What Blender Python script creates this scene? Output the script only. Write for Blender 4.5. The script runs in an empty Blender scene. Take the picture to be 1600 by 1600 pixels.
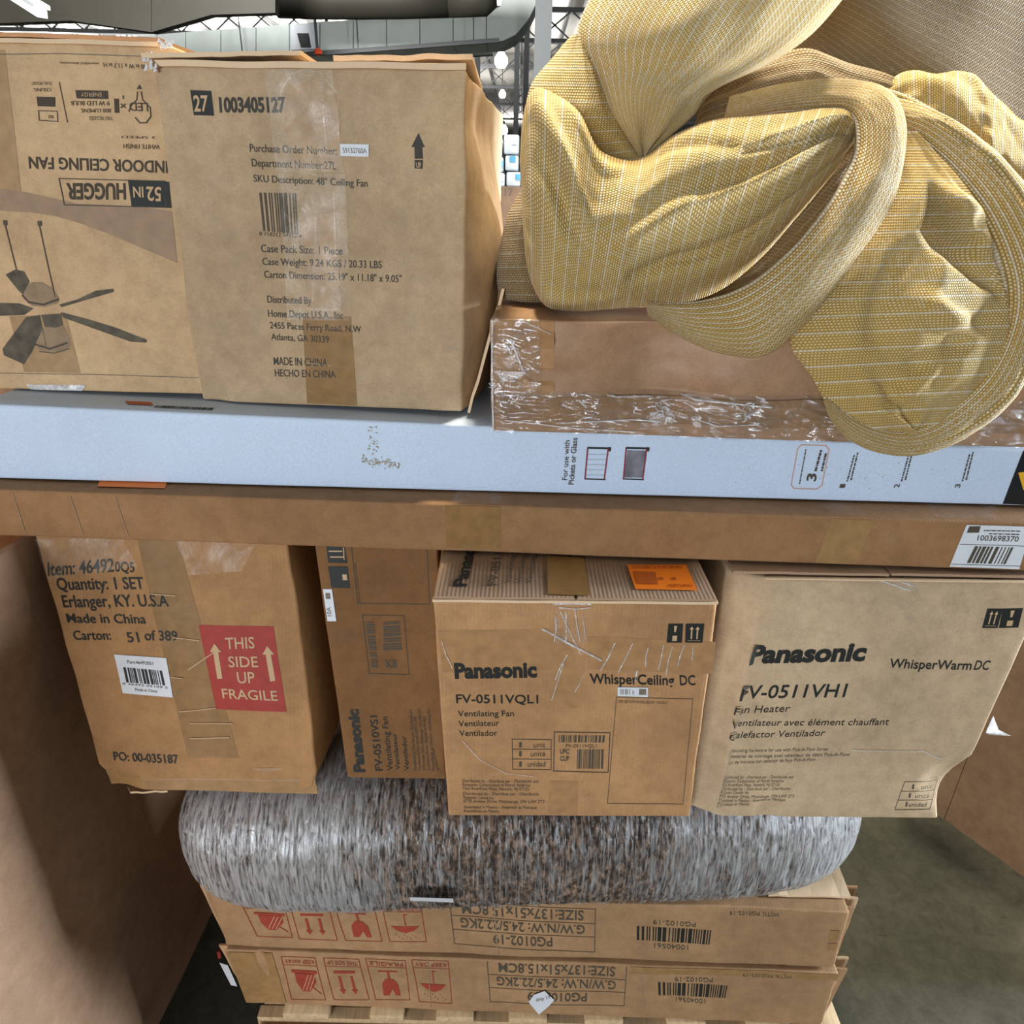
import bpy, bmesh, math, random
from math import sin, cos, pi, radians
from mathutils import Vector, Matrix, noise
random.seed(7)
SC = bpy.context.scene
COL = SC.collection
# ------------------------------------------------------------------ camera
EYE = 1.69                      # lens height above the warehouse floor
FPX = 1100.0                    # focal length in pixels of a 1600 px frame
PITCH = math.atan(500/FPX)
ROLL = radians(1.2)
cam_mat = (Matrix.Translation((0, 0, EYE)) @ Matrix.Rotation(pi/2-PITCH, 4, 'X')
           @ Matrix.Rotation(ROLL, 4, 'Z'))
cd = bpy.data.cameras.new('camera'); cd.sensor_width = 36; cd.lens = 36*FPX/1600
cd.clip_start = .02; cd.clip_end = 400
cam = bpy.data.objects.new('camera', cd); COL.objects.link(cam)
cam.matrix_world = cam_mat; SC.camera = cam
# ------------------------------------------------------------------ world, lights, exposure
W = bpy.data.worlds.new('world'); SC.world = W; W.use_nodes = True
W.node_tree.nodes['Background'].inputs[0].default_value = (.80, .90, 1.0, 1)
W.node_tree.nodes['Background'].inputs[1].default_value = .20
SC.view_settings.view_transform = 'Standard'; SC.view_settings.look = 'None'
SC.view_settings.exposure = 0.0; SC.view_settings.gamma = 1
SC.view_settings.use_curve_mapping = False
def area(name, loc, target, size, power, color=(1, 1, 1), size_y=None):
    l = bpy.data.lights.new(name, 'AREA'); l.energy = power; l.color = color
    l.size = size
    if size_y: l.shape = 'RECTANGLE'; l.size_y = size_y
    o = bpy.data.objects.new(name, l); COL.objects.link(o)
    o.location = loc
    o.rotation_euler = (Vector(target)-Vector(loc)).to_track_quat('-Z', 'Y').to_euler()
    return o
# the open dock door behind the photographer, and the roof lamps over the aisle
area('dock_door_daylight', (-1.9, -4.7, 1.55), (0, 1.0, 1.2), 2.6, 240, (.90, .95, 1.0), 1.5)
area('side_door_daylight', (5.5, 1.35, 2.0), (-.6, .8, .3), 1.2, 1050, (.84, .92, 1.0))
area('roof_lamp_light', (-1.2, 3.3, 7.8), (0, 1.1, 1.6), .6, 800, (1.0, .86, .62))
area('roof_lamp_light', (1.3, 3.1, 7.8), (0.2, 1.1, 1.6), .6, 800, (1.0, .88, .66))
for x_, y_, e_ in ((-22, 37, 1.3), (-13, 36, 1.3), (-5, 36, .7), (3, 40, .05), (-3, 54, .05), (-22, 56, 1), (9, 62, .2), (0, 84, .3)):    # added unseen fill lights that brighten the roof deck from below
    area('roof_fill_light', (x_, y_, 4.6), (x_, y_, 9), 3.0, 5200*e_, (1, .97, .93))
area('duct_fill_light', (-4.0, 7.0, 5.2), (-3.6, 17, 6.2), 1.5, 1500, (1, .98, .95))  # added unseen fill light aimed at the ducts to brighten them

# ------------------------------------------------------------------ projection helpers: from a sight line to a point of the scene
R3 = cam_mat.to_3x3(); O = Vector((0, 0, EYE))
def ray(px, py): return R3 @ Vector(((px-800)/FPX, (800-py)/FPX, -1))
def at_y(px, py, d): r = ray(px, py); return O + r*(d/r.y)
def at_z(px, py, z): r = ray(px, py); return O + r*((z-EYE)/r.z)
def V(*a): return Vector(a)

# ------------------------------------------------------------------ object helpers
def tag(o, label=None, cat=None, group=None, kind=None):
    if label: o['label'] = label
    if cat: o['category'] = cat
    if group: o['group'] = group
    if kind: o['kind'] = kind
    return o
def empty(name, loc, label=None, cat=None, group=None):
    o = bpy.data.objects.new(name, None); COL.objects.link(o); o.location = loc
    o.empty_display_size = .05
    return tag(o, label, cat, group)
def mesh(name, verts, faces, mat, parent=None, uvs=None, smooth=True, kind=None, label=None):
    off = world_loc(parent) if parent else Vector()
    me = bpy.data.meshes.new(name)
    me.from_pydata([tuple(Vector(v)-off) for v in verts], [], faces); me.update()
    if uvs:
        ul = me.uv_layers.new(name='UVMap')
        for l in me.loops: ul.data[l.index].uv = uvs[l.vertex_index]
    if smooth:
        for p in me.polygons: p.use_smooth = True
    me.materials.append(M[mat] if isinstance(mat, str) else mat)
    o = bpy.data.objects.new(name, me); COL.objects.link(o)
    if parent: o.parent = parent
    return tag(o, label=label, kind=kind)
def world_loc(o):
    v = Vector(o.location)
    while o.parent: o = o.parent; v = v + Vector(o.location)
    return v
class MB:
    def __init__(s): s.v = []; s.f = []
    def add(s, vs, fs):
        b = len(s.v); s.v += [Vector(v) for v in vs]; s.f += [[i+b for i in f] for f in fs]
    def hexa(s, c):      # eight corners, bottom four then top four
        s.add(c, [(3, 2, 1, 0), (4, 5, 6, 7), (0, 1, 5, 4), (1, 2, 6, 5), (2, 3, 7, 6), (3, 0, 4, 7)])
    def box(s, a, b):
        x0, y0, z0 = a; x1, y1, z1 = b
        s.hexa([(x0,y0,z0),(x1,y0,z0),(x1,y1,z0),(x0,y1,z0),(x0,y0,z1),(x1,y0,z1),(x1,y1,z1),(x0,y1,z1)])
    def bar(s, p, q, w, h=None, up=(0, 0, 1)):
        h = h or w; p = Vector(p); q = Vector(q); d = (q-p).normalized(); up = Vector(up)
        if abs(d.dot(up)) > .98: up = Vector((0, 1, 0))
        r = d.cross(up).normalized()*w/2; u = r.cross(d).normalized()*h/2
        s.hexa([p-r-u, p+r-u, q+r-u, q-r-u, p-r+u, p+r+u, q+r+u, q-r+u])
    def tube(s, pts, r, n=10):
        pts = [Vector(p) for p in pts]; b = len(s.v)
        for i, p in enumerate(pts):
            d = (pts[min(i+1, len(pts)-1)]-pts[max(i-1, 0)]).normalized()
            a = d.cross(Vector((0, 0, 1))); 
            if a.length < .05: a = d.cross(Vector((0, 1, 0)))
            a.normalize(); c = d.cross(a)
            rr = r[i] if isinstance(r, (list, tuple)) else r
            for k in range(n): t = 2*pi*k/n; s.v.append(p+(a*cos(t)+c*sin(t))*rr)
        for i in range(len(pts)-1):
            for k in range(n):
                k2 = (k+1) % n; s.f.append([b+i*n+k, b+i*n+k2, b+(i+1)*n+k2, b+(i+1)*n+k])
        s.f.append([b+k for k in range(n)][::-1]); s.f.append([b+(len(pts)-1)*n+k for k in range(n)])
    def build(s, name, mat, parent=None, smooth=False, **k): return mesh(name, s.v, s.f, mat, parent, smooth=smooth, **k)
def bevel(o, w=.002, seg=2):
    m = o.modifiers.new('bevel', 'BEVEL'); m.width = w; m.segments = seg; m.limit_method = 'ANGLE'; m.angle_limit = radians(50)
    for p in o.data.polygons: p.use_smooth = True
    return o

# ------------------------------------------------------------------ materials
def newmat(name):
    m = bpy.data.materials.new(name); m.use_nodes = True
    nt = m.node_tree; return m, nt, nt.nodes['Principled BSDF']
def N(nt, t, **k):
    n = nt.nodes.new(t)
    for a, v in k.items():
        if a.startswith('i_'): n.inputs[a[2:].replace('_', ' ')].default_value = v
        else: setattr(n, a, v)
    return n
def L(nt, a, b): nt.links.new(a, b)
def ramp(nt, fac, stops):
    r = N(nt, 'ShaderNodeValToRGB'); els = r.color_ramp.elements
    els[0].position, els[0].color = stops[0][0], (*stops[0][1], 1)
    els[1].position, els[1].color = stops[-1][0], (*stops[-1][1], 1)
    for p, c in stops[1:-1]: e = els.new(p); e.color = (*c, 1)
    L(nt, fac, r.inputs[0]); return r.outputs[0]
def mixc(nt, a, b, fac, mode='MIX'):
    m = N(nt, 'ShaderNodeMix', data_type='RGBA', blend_type=mode)
    for s, v in ((m.inputs[0], fac), (m.inputs[6], a), (m.inputs[7], b)):
        if hasattr(v, 'links'): L(nt, v, s)
        elif isinstance(v, (int, float)): s.default_value = v
        else: s.default_value = (*v, 1)
    return m.outputs[2]
def math_(nt, op, a, b=None, c=None, clamp=False):
    m = N(nt, 'ShaderNodeMath', operation=op, use_clamp=clamp)
    for i, v in enumerate((a, b, c)):
        if v is None: continue
        if hasattr(v, 'links'): L(nt, v, m.inputs[i])
        else: m.inputs[i].default_value = v
    return m.outputs[0]
def plain(name, col, rough=.6, metal=0, noise_amt=.0, scale=30, spec=.3):
    m, nt, b = newmat(name)
    b.inputs['Roughness'].default_value = rough; b.inputs['Metallic'].default_value = metal
    b.inputs['Specular IOR Level'].default_value = spec
    if noise_amt:
        tc = N(nt, 'ShaderNodeTexCoord'); n = N(nt, 'ShaderNodeTexNoise', i_Scale=scale, i_Detail=6.0)
        L(nt, tc.outputs['Object'], n.inputs['Vector'])
        c = ramp(nt, n.outputs[0], [(.3, tuple(x*(1-noise_amt) for x in col)), (.7, tuple(min(1, x*(1+noise_amt)) for x in col))])
        L(nt, c, b.inputs['Base Color'])
    else: b.inputs['Base Color'].default_value = (*col, 1)
    return m
def cardboard(name, col, dirt=.25, flute=0.0, rough=.75, seed=0.0, wrinkle=.35, flute_axis='X', edge=.7, calm=0):
    m, nt, b = newmat(name)
    tc = N(nt, 'ShaderNodeTexCoord'); mp = N(nt, 'ShaderNodeMapping'); mp.inputs['Location'].default_value = (seed, seed*2, seed)
    L(nt, tc.outputs['Object'], mp.inputs[0]); v = mp.outputs[0]
    big = N(nt, 'ShaderNodeTexNoise', i_Scale=5.0, i_Detail=5.0, i_Roughness=.6); L(nt, v, big.inputs['Vector'])
    mid = N(nt, 'ShaderNodeTexNoise', i_Scale=38.0, i_Detail=6.0, i_Roughness=.7); L(nt, v, mid.inputs['Vector'])
    fine = N(nt, 'ShaderNodeTexNoise', i_Scale=420.0, i_Detail=3.0); L(nt, v, fine.inputs['Vector'])
    c = mixc(nt, tuple(x*(.86+.12*calm) for x in col), tuple(min(1, x*(1.12-.10*calm)) for x in col), ramp(nt, big.outputs[0], [(.35, (0,)*3), (.65, (1,)*3)]))
    c = mixc(nt, c, ramp(nt, mid.outputs[0], [(.35, (.80, .78, .76)), (.6, (1, 1, 1))]), .8*(1-calm), 'MULTIPLY')
    c = mixc(nt, c, ramp(nt, fine.outputs[0], [(.35, (.82, .80, .78)), (.65, (1.0, 1.0, 1.0))]), .55, 'MULTIPLY')
    # grey scuffs
    sc = N(nt, 'ShaderNodeTexNoise', i_Scale=14.0, i_Detail=9.0, i_Roughness=.75, i_Distortion=.6); L(nt, v, sc.inputs['Vector'])
    c = mixc(nt, c, (.30, .27, .24), math_(nt, 'MULTIPLY', ramp(nt, sc.outputs[0], [(.56, (0,)*3), (.70, (1,)*3)]), dirt))
    if edge:      # pale worn corrugated edges
        ge = N(nt, 'ShaderNodeNewGeometry')
        c = mixc(nt, c, tuple(min(.85, x*1.35+.05) for x in col), math_(nt, 'MULTIPLY', ramp(nt, ge.outputs['Pointiness'], [(.53, (0,)*3), (.58, (1,)*3)]), edge))
    L(nt, c, b.inputs['Base Color'])
    b.inputs['Roughness'].default_value = rough; b.inputs['Specular IOR Level'].default_value = .25
    h = math_(nt, 'MULTIPLY', mid.outputs[0], wrinkle)
    if flute:
        wv = N(nt, 'ShaderNodeTexWave', wave_type='BANDS', bands_direction=flute_axis, i_Scale=55.0, i_Distortion=.4); L(nt, tc.outputs['Object'], wv.inputs['Vector'])
        h = math_(nt, 'ADD', h, math_(nt, 'MULTIPLY', wv.outputs[0], flute))
    h = math_(nt, 'ADD', h, math_(nt, 'MULTIPLY', fine.outputs[0], .08))
    bp = N(nt, 'ShaderNodeBump', i_Strength=.5, i_Distance=.003); L(nt, h, bp.inputs['Height']); L(nt, bp.outputs[0], b.inputs['Normal'])
    return m
M = {}
M['card_fan48'] = cardboard('card_fan48', (.53, .385, .235), .35, 0, seed=1)
M['card_fan52'] = cardboard('card_fan52', (.62, .43, .245), .12, 0, seed=2)
M['card_brown'] = cardboard('card_brown', (.33, .18, .082), .12, .04, seed=3)
M['card_left'] = cardboard('card_left', (.45, .25, .11), .15, .08, seed=4)
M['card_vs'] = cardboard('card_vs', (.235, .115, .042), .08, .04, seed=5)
M['card_vql'] = cardboard('card_vql', (.49, .275, .13), .10, .12, seed=6)
M['card_vh'] = cardboard('card_vh', (.56, .42, .27), .35, 0, seed=7)
M['card_pg'] = cardboard('card_pg', (.43, .26, .135), .15, .05, seed=8)
M['card_shrink'] = cardboard('card_shrink', (.40, .24, .14), .10, 0, seed=9, rough=.45)
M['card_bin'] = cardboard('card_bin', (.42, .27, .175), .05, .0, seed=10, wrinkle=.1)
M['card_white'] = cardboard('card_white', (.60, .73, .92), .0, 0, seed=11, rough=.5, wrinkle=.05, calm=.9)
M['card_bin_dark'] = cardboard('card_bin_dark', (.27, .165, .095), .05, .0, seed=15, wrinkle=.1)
M['card_top_shaded'] = cardboard('card_top_shaded', (.30, .19, .115), .4, .15, seed=16)  # darker card for the top flaps: their shade is put into the colour
M['card_edge'] = cardboard('card_edge', (.60, .44, .28), .1, 0, seed=12)
M['card_inside'] = cardboard('card_inside', (.28, .16, .08), .1, 0, seed=13)
M['ink'] = plain('ink', (.018, .02, .018), .6)
M['ink_grey'] = plain('ink_grey', (.085, .07, .05), .7)
M['ink_half'] = plain('ink_half', (.20, .16, .12), .7, noise_amt=.25, scale=120)
M['ink_brown'] = plain('ink_brown', (.33, .23, .15), .75, noise_amt=.1, scale=60)
M['red_ink'] = plain('red_ink', (.34, .032, .022), .6, noise_amt=.12, scale=60)
M['red_print'] = plain('red_print', (.33, .05, .03), .7, noise_amt=.2, scale=200)
M['card_print'] = plain('card_print', (.55, .38, .22), .7)
M['paper'] = plain('paper', (.70, .74, .80), .55, noise_amt=.04, scale=40)
M['orange'] = plain('orange', (.90, .21, .01), .5)
M['orange_dim'] = plain('orange_dim', (.45, .09, .01), .5)
M['black_gloss'] = plain('black_gloss', (.015, .017, .02), .35)
M['dark_red'] = plain('dark_red', (.25, .03, .05), .5)
M['stain'] = plain('stain', (.36, .33, .26), .8, noise_amt=.3, scale=300)
def tape_mat(name, col, rough=.22):
    m, nt, b = newmat(name)
    tc = N(nt, 'ShaderNodeTexCoord'); n = N(nt, 'ShaderNodeTexNoise', i_Scale=60.0, i_Detail=5.0); L(nt, tc.outputs['Object'], n.inputs['Vector'])
    L(nt, ramp(nt, n.outputs[0], [(.3, tuple(x*.85 for x in col)), (.7, tuple(x*1.12 for x in col))]), b.inputs['Base Color'])
    b.inputs['Roughness'].default_value = rough; b.inputs['Specular IOR Level'].default_value = .18
    bp = N(nt, 'ShaderNodeBump', i_Strength=.25, i_Distance=.002); L(nt, n.outputs[0], bp.inputs['Height']); L(nt, bp.outputs[0], b.inputs['Normal'])
    return m
M['tape'] = tape_mat('tape', (.27, .150, .052), .42)
M['tape_light'] = tape_mat('tape_light', (.34, .20, .085), .4)
def film_mat(name, lo, hi, tint=(.85, .88, .92), scale=40, rough=.18, stretch=(1, 1, 1), dist=.004, diffuse=.35):
    """thin stretch film: partly clear, partly milky where it wrinkles"""
    m = bpy.data.materials.new(name); m.use_nodes = True; nt = m.node_tree; nt.nodes.clear()
    out = N(nt, 'ShaderNodeOutputMaterial'); tr = N(nt, 'ShaderNodeBsdfTransparent'); gl = N(nt, 'ShaderNodeBsdfGlossy', i_Roughness=rough)
    df = N(nt, 'ShaderNodeBsdfDiffuse'); df.inputs[0].default_value = (*tint, 1); gl.inputs[0].default_value = (*tint, 1)
    tc = N(nt, 'ShaderNodeTexCoord'); mp = N(nt, 'ShaderNodeMapping'); mp.inputs['Scale'].default_value = stretch
    L(nt, tc.outputs['Object'], mp.inputs[0]); n = N(nt, 'ShaderNodeTexNoise', i_Scale=scale, i_Detail=7.0, i_Roughness=.65, i_Distortion=.8); L(nt, mp.outputs[0], n.inputs['Vector'])
    bp = N(nt, 'ShaderNodeBump', i_Strength=.9, i_Distance=dist); L(nt, n.outputs[0], bp.inputs['Height'])
    L(nt, bp.outputs[0], gl.inputs['Normal']); L(nt, bp.outputs[0], df.inputs['Normal'])
    m1 = N(nt, 'ShaderNodeMixShader'); m1.inputs[0].default_value = diffuse; L(nt, gl.outputs[0], m1.inputs[1]); L(nt, df.outputs[0], m1.inputs[2])
    m2 = N(nt, 'ShaderNodeMixShader'); L(nt, tr.outputs[0], m2.inputs[1]); L(nt, m1.outputs[0], m2.inputs[2])
    L(nt, ramp(nt, n.outputs[0], [(.42, (lo,)*3), (.66, (hi,)*3)]), m2.inputs[0]); L(nt, m2.outputs[0], out.inputs[0])
    return m
M['film'] = film_mat('film', .05, .32, scale=28)
M['film_tape'] = film_mat('film_tape', .02, .13, tint=(.75,.72,.68), scale=30, rough=.3, diffuse=.5)
M['film_white'] = film_mat('film_white', .45, .9, scale=80, diffuse=.6)
M['metal_duct'] = plain('metal_duct', (.58, .64, .62), .5, .0, .08, 2)
M['dark_duct'] = plain('dark_duct', (.030, .028, .021), .6, 0, .15, 1)
M['steel'] = plain('steel', (.075, .08, .085), .5, 0)
M['steel_light'] = plain('steel_light', (.22, .24, .245), .5, .0)
M['roof'] = plain('roof', (.62, .60, .56), .8, 0, .05, 1)
def emit(name, col, s):
    m = bpy.data.materials.new(name); m.use_nodes = True; nt = m.node_tree; nt.nodes.clear()
    o = N(nt, 'ShaderNodeOutputMaterial'); e = N(nt, 'ShaderNodeEmission'); e.inputs[0].default_value = (*col, 1); e.inputs[1].default_value = s
    L(nt, e.outputs[0], o.inputs[0]); return m
M['lamp'] = emit('lamp', (1, .98, .82), 9)
M['tube'] = emit('tube', (.95, 1, 1), 1.6)

# ------------------------------------------------------------------ a flat-ish surface that prints and tapes follow
class Surf:
    def __init__(s, p, n, amp=0.0, seed=0, freq=7):
        s.p = Vector(p); s.n = Vector(n).normalized(); s.amp = amp; s.seed = seed; s.freq = freq; s.dents = []; s.creases = []; s.zlim = None
    def hit(s, px, py):
        r = ray(px, py); return O + r*((s.p-O).dot(s.n)/r.dot(s.n))
    def disp(s, P):
        q = P*s.freq + Vector((s.seed*3.7, s.seed*1.3, s.seed))
        h = s.amp*noise.noise(q) + s.amp*.25*noise.noise(q*3.1)
        for c, r, a in s.dents:
            t = (P-c).length/r
            if t < 1: h += a*(1-t*t)**2
        for a, b, w, am in s.creases:
            ab = b-a; t = max(0, min(1, (P-a).dot(ab)/ab.length_squared)); d = (P-(a+ab*t)).length/w
            if d < 1: h += am*(1-d)**1.5*min(1, 6*t+.25, 6*(1-t)+.25)
        return h
    def lay(s, P, off): return P + s.n*(s.disp(P)+off)
    def dent(s, px, py, r, a): s.dents.append((s.hit(px, py), r, a))
    def crease(s, x0, y0, x1, y1, w, a): s.creases.append((s.hit(x0, y0), s.hit(x1, y1), w, a))
class Print:
    """flat print, labels and tape laid on a Surf; one mesh"""
    def __init__(s, surf, off=.0009): s.s = surf; s.off = off; s.v = []; s.f = []; s.lines = []; s.n = 0
    def _add(s, pts, faces):
        b = len(s.v); s.n += 1
        if s.s.zlim: pts = [V(p.x, p.y, min(max(p.z, s.s.zlim[0]), s.s.zlim[1])) for p in pts]
        s.v += [s.s.lay(p, s.off) for p in pts]; s.f += [[i+b for i in f] for f in faces]; return s
    def quad(s, tl, tr, br, bl, nx=None, ny=None):
        a, b, c, d = [s.s.hit(*p) for p in (tl, tr, br, bl)]
        return s.quad3(a, b, c, d, nx, ny)
    def quad3(s, a, b, c, d, nx=None, ny=None):
        nx = nx or max(1, int((b-a).length/.012)); ny = ny or max(1, int((d-a).length/.012))
        P = []; F = []
        for j in range(ny+1):
            for i in range(nx+1):
                u = i/nx; v = j/ny; P.append((a*(1-u)+b*u)*(1-v)+(d*(1-u)+c*u)*v)
        for j in range(ny):
            for i in range(nx):
                k = j*(nx+1)+i; F.append([k, k+nx+1, k+nx+2, k+1])
        return s._add(P, F)
    def poly(s, pts): return s._add([s.s.hit(*p) for p in pts], [list(range(len(pts)))])
    def line(s, pts, w=.001, closed=False):
        P = [s.s.hit(*p) for p in pts]
        if closed: P.append(P[0])
        for a, b in zip(P, P[1:]):
            d = (b-a).normalized(); r = d.cross(s.s.n).normalized()*w/2; a = a-d*w/2; b = b+d*w/2
            s.quad3(a-r, b-r, b+r, a+r, None, 1)
        return s
    def text(s, string, bl, br, tl, bold=0.0):
        """baseline from bl to br, cap height up to tl (pixels of the photograph)"""
        a = s.s.hit(*bl); ux = s.s.hit(*br)-a; uy = s.s.hit(*tl)-a
        vs, fs = glyphs(string, bold)
        if math.hypot(tl[0]-bl[0], tl[1]-bl[1]) >= 6.5:      # a line one can read is a part of its own
            q = Print(s.s, s.off); q._add([a+ux*x+uy*y for x, y in vs], fs); s.lines.append(q); return s
        return s._add([a+ux*x+uy*y for x, y in vs], fs)
    def dashes(s, p, q, h, seed=1):
        """a line of print too small to read"""
        rnd = random.Random(seed); a = s.s.hit(*p); b = s.s.hit(*q); L_ = (b-a).length; d = (b-a)/L_; up = d.cross(s.s.n).normalized()*h; x = 0
        while x < L_-.002:
            w = min(rnd.uniform(.0015, .007), L_-x); s.quad3(a+d*x+up, a+d*(x+w)+up, a+d*(x+w), a+d*x, 1, 1); x += w+rnd.uniform(.0006, .0014)
        return s
    def bars(s, tl, tr, br, bl, n=28, seed=1, fill=.5):
        rnd = random.Random(seed); a, b, c, d = [s.s.hit(*p) for p in (tl, tr, br, bl)]; x = 0; xs = []
        while x < n:
            w = rnd.choice((1, 1, 2, 3)); 
            xs.append((x, x+w)); x += w+rnd.choice((1, 1, 2))
        m = xs[-1][1]
        for p, q in xs:
            u, v = p/m, q/m
            s.quad3(a*(1-u)+b*u, a*(1-v)+b*v, d*(1-v)+c*v, d*(1-u)+c*u, 1, 2)
        return s
    def build(s, name, mat, parent, **k):
        for q in s.lines: o = mesh(name, q.v, q.f, mat, parent, smooth=False, **k)
        if s.v: o = mesh(name, s.v, s.f, mat, parent, smooth=False, kind='stuff' if s.n > 1 else None, **k)
        return o
_g = {}
def _fontmesh(string, bold):
    cu = bpy.data.curves.new('t', 'FONT'); cu.body = string; cu.resolution_u = 3; cu.offset = bold; cu.fill_mode = 'FRONT'
    ob = bpy.data.objects.new('t', cu); me = bpy.data.meshes.new_from_object(ob)
    v = [(p.co.x, p.co.y) for p in me.vertices]; f = [list(p.vertices) for p in me.polygons]
    bpy.data.objects.remove(ob); bpy.data.curves.remove(cu); bpy.data.meshes.remove(me)
    return v, f
def glyphs(string, bold):
    k = (string, bold)
    if k not in _g:
        if 'H' not in _g: _g['H'] = max(y for x, y in _fontmesh('H', 0)[0])
        v, f = _fontmesh(string, bold); x0 = min(x for x, y in v); x1 = max(x for x, y in v)
        _g[k] = ([((x-x0)/(x1-x0), y/_g['H']) for x, y in v], f)
    return _g[k]

# ------------------------------------------------------------------ cartons
class Carton:
    def __init__(s, name, label, quad, zb=None, d=None, yaw=0, depth=.4, mat='card_pg', amp=.0025, seed=1,
                 group=None, cell=.014, top_z=None, lean=(0, 0, 0), bev=.004, fit=None):
        tl, tr, br, bl = quad
        if zb is not None: a = at_z(*bl, zb); b = at_z(*br, zb)
        else: a = at_y(*bl, d); b = a + V(cos(radians(yaw)), sin(radians(yaw)), 0)
        ux = (b-a); ux.z = 0; ux.normalize(); nh = V(ux.y, -ux.x, 0)      # towards the camera
        n = nh
        if fit:     # the face leans: pass its plane through the top edge at its true height
            t = at_z((tl[0]+tr[0])/2, (tl[1]+tr[1])/2, fit); n = (b-a).cross(t-a).normalized()
            if n.y > 0: n = -n
            top_z = None
        s.front = Surf(a, n, amp, seed); s.n = n; s.ux = ux
        s.c = [s.front.hit(*p) for p in quad]
        if zb is not None: s.c[2].z = zb; s.c[3].z = zb
        up = n.cross(ux); up = up if up.z > 0 else -up; up = up/up.z
        if fit: s.c[0] = s.c[0]+up*(fit-s.c[0].z); s.c[1] = s.c[1]+up*(fit-s.c[1].z)
        if top_z is not None:
            tz = top_z if isinstance(top_z, tuple) else (top_z, top_z); s.c[0].z = tz[0]; s.c[1].z = tz[1]
        s.front.zlim = (min(s.c[2].z, s.c[3].z)+.001, max(s.c[0].z, s.c[1].z)-.0015)
        s.depth = depth; s.mat = M[mat]; s.amp = amp; s.seed = seed; s.cell = cell; s.back = -nh*depth + Vector(lean); s.bev = bev
        base = (s.c[2]+s.c[3])/2 + s.back/2; s.base = base
        s.root = empty(name, base, label, 'box', group); s.edit = None
        print('CARTON', name, label[:24], 'd=%.3f z=%.3f..%.3f w=%.2f h=%.2f' % (s.c[3].y, s.c[3].z, s.c[0].z, (s.c[1]-s.c[0]).length, (s.c[0]-s.c[3]).length),
              'yaw %.1f' % math.degrees(math.atan2(ux.y, ux.x)), 'x %.2f %.2f' % (s.c[3].x, s.c[2].x))
    def body(s, name='body', side_bulge=0, warp=None):
        tl, tr, br, bl = s.c; nx = max(2, int((tr-tl).length/s.cell)); ny = max(2, int((tl-bl).length/s.cell)); nz = max(2, int(s.depth/.04))
        bm = {}; vs = []; fs = []
        def key(i, j, k):
            if (i, j, k) in bm: return bm[i, j, k]
            u, v, w = i/nx, j/ny, k/nz
            P = (bl*(1-u)+br*u)*(1-v)+(tl*(1-u)+tr*u)*v
            D = Vector()
            if k == 0: D += s.n*s.front.disp(P)
            if i in (0, nx):
                sg = 1 if i else -1; q = V(w*5, v*5, s.seed+sg)
                D += s.ux*sg*(s.amp*noise.noise(q)+(side_bulge if i else 0)*abs(sin(pi*w))**.7*abs(sin(pi*v))**.7)
            if j == ny and k > 0: D += V(0, 0, -s.amp*abs(noise.noise(V(u*6, w*4, s.seed+9))))
            P = P + s.back*w + D
            if warp: P = warp(P, u, v, w)
            bm[i, j, k] = len(vs); vs.append(P); return bm[i, j, k]
        for i in range(nx):
            for j in range(ny):
                fs.append([key(i, j, 0), key(i+1, j, 0), key(i+1, j+1, 0), key(i, j+1, 0)])
        for i in range(nx):
            for j in range(ny): fs.append([key(i, j, nz), key(i, j+1, nz), key(i+1, j+1, nz), key(i+1, j, nz)])
        for k in range(nz):
            for j in range(ny):
                fs.append([key(0, j, k), key(0, j+1, k), key(0, j+1, k+1), key(0, j, k+1)])
                fs.append([key(nx, j, k), key(nx, j, k+1), key(nx, j+1, k+1), key(nx, j+1, k)])
            for i in range(nx):
                fs.append([key(i, 0, k), key(i, 0, k+1), key(i+1, 0, k+1), key(i+1, 0, k)])
                fs.append([key(i, ny, k), key(i+1, ny, k), key(i+1, ny, k+1), key(i, ny, k+1)])
        o = mesh(name, vs, fs, s.mat, s.root)
        if s.bev: 
            m = o.modifiers.new('bevel', 'BEVEL'); m.width = s.bev; m.segments = 3; m.limit_method = 'ANGLE'; m.angle_limit = radians(55)
        return o
    def P(s, off=.0009): return Print(s.front, off)
    def tape(s, quad, mat='tape', name='tape_strip', off=.0005, parent=None):
        return s.P(off).quad(*quad).build(name, M[mat], s.root)
def slab(name, a, b, c, d, th, mat, parent, nrm=None, nx=10, ny=4, wob=.001, seed=0):
    """thin board a-b-c-d with thickness th along nrm, slightly wavy"""
    a, b, c, d = map(Vector, (a, b, c, d)); nrm = Vector(nrm) if nrm else (b-a).cross(d-a).normalized()
    vs = []; fs = []
    for side in (0, 1):
        for j in range(ny+1):
            for i in range(nx+1):
                u = i/nx; v = j/ny; P = (a*(1-u)+b*u)*(1-v)+(d*(1-u)+c*u)*v
                vs.append(P + nrm*(th*side + wob*noise.noise(V(u*5, v*3, seed))))
    K = (nx+1)*(ny+1)
    def k(i, j, s_): return s_*K+j*(nx+1)+i
    for j in range(ny):
        for i in range(nx):
            fs.append([k(i, j, 1), k(i+1, j, 1), k(i+1, j+1, 1), k(i, j+1, 1)]); fs.append([k(i, j, 0), k(i, j+1, 0), k(i+1, j+1, 0), k(i+1, j, 0)])
    for i in range(nx):
        fs.append([k(i, 0, 0), k(i+1, 0, 0), k(i+1, 0, 1), k(i, 0, 1)]); fs.append([k(i, ny, 1), k(i+1, ny, 1), k(i+1, ny, 0), k(i, ny, 0)])
    for j in range(ny):
        fs.append([k(0, j, 1), k(0, j+1, 1), k(0, j+1, 0), k(0, j, 0)]); fs.append([k(nx, j, 0), k(nx, j+1, 0), k(nx, j+1, 1), k(nx, j, 1)])
    return mesh(name, vs, fs, mat, parent, smooth=False)

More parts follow.
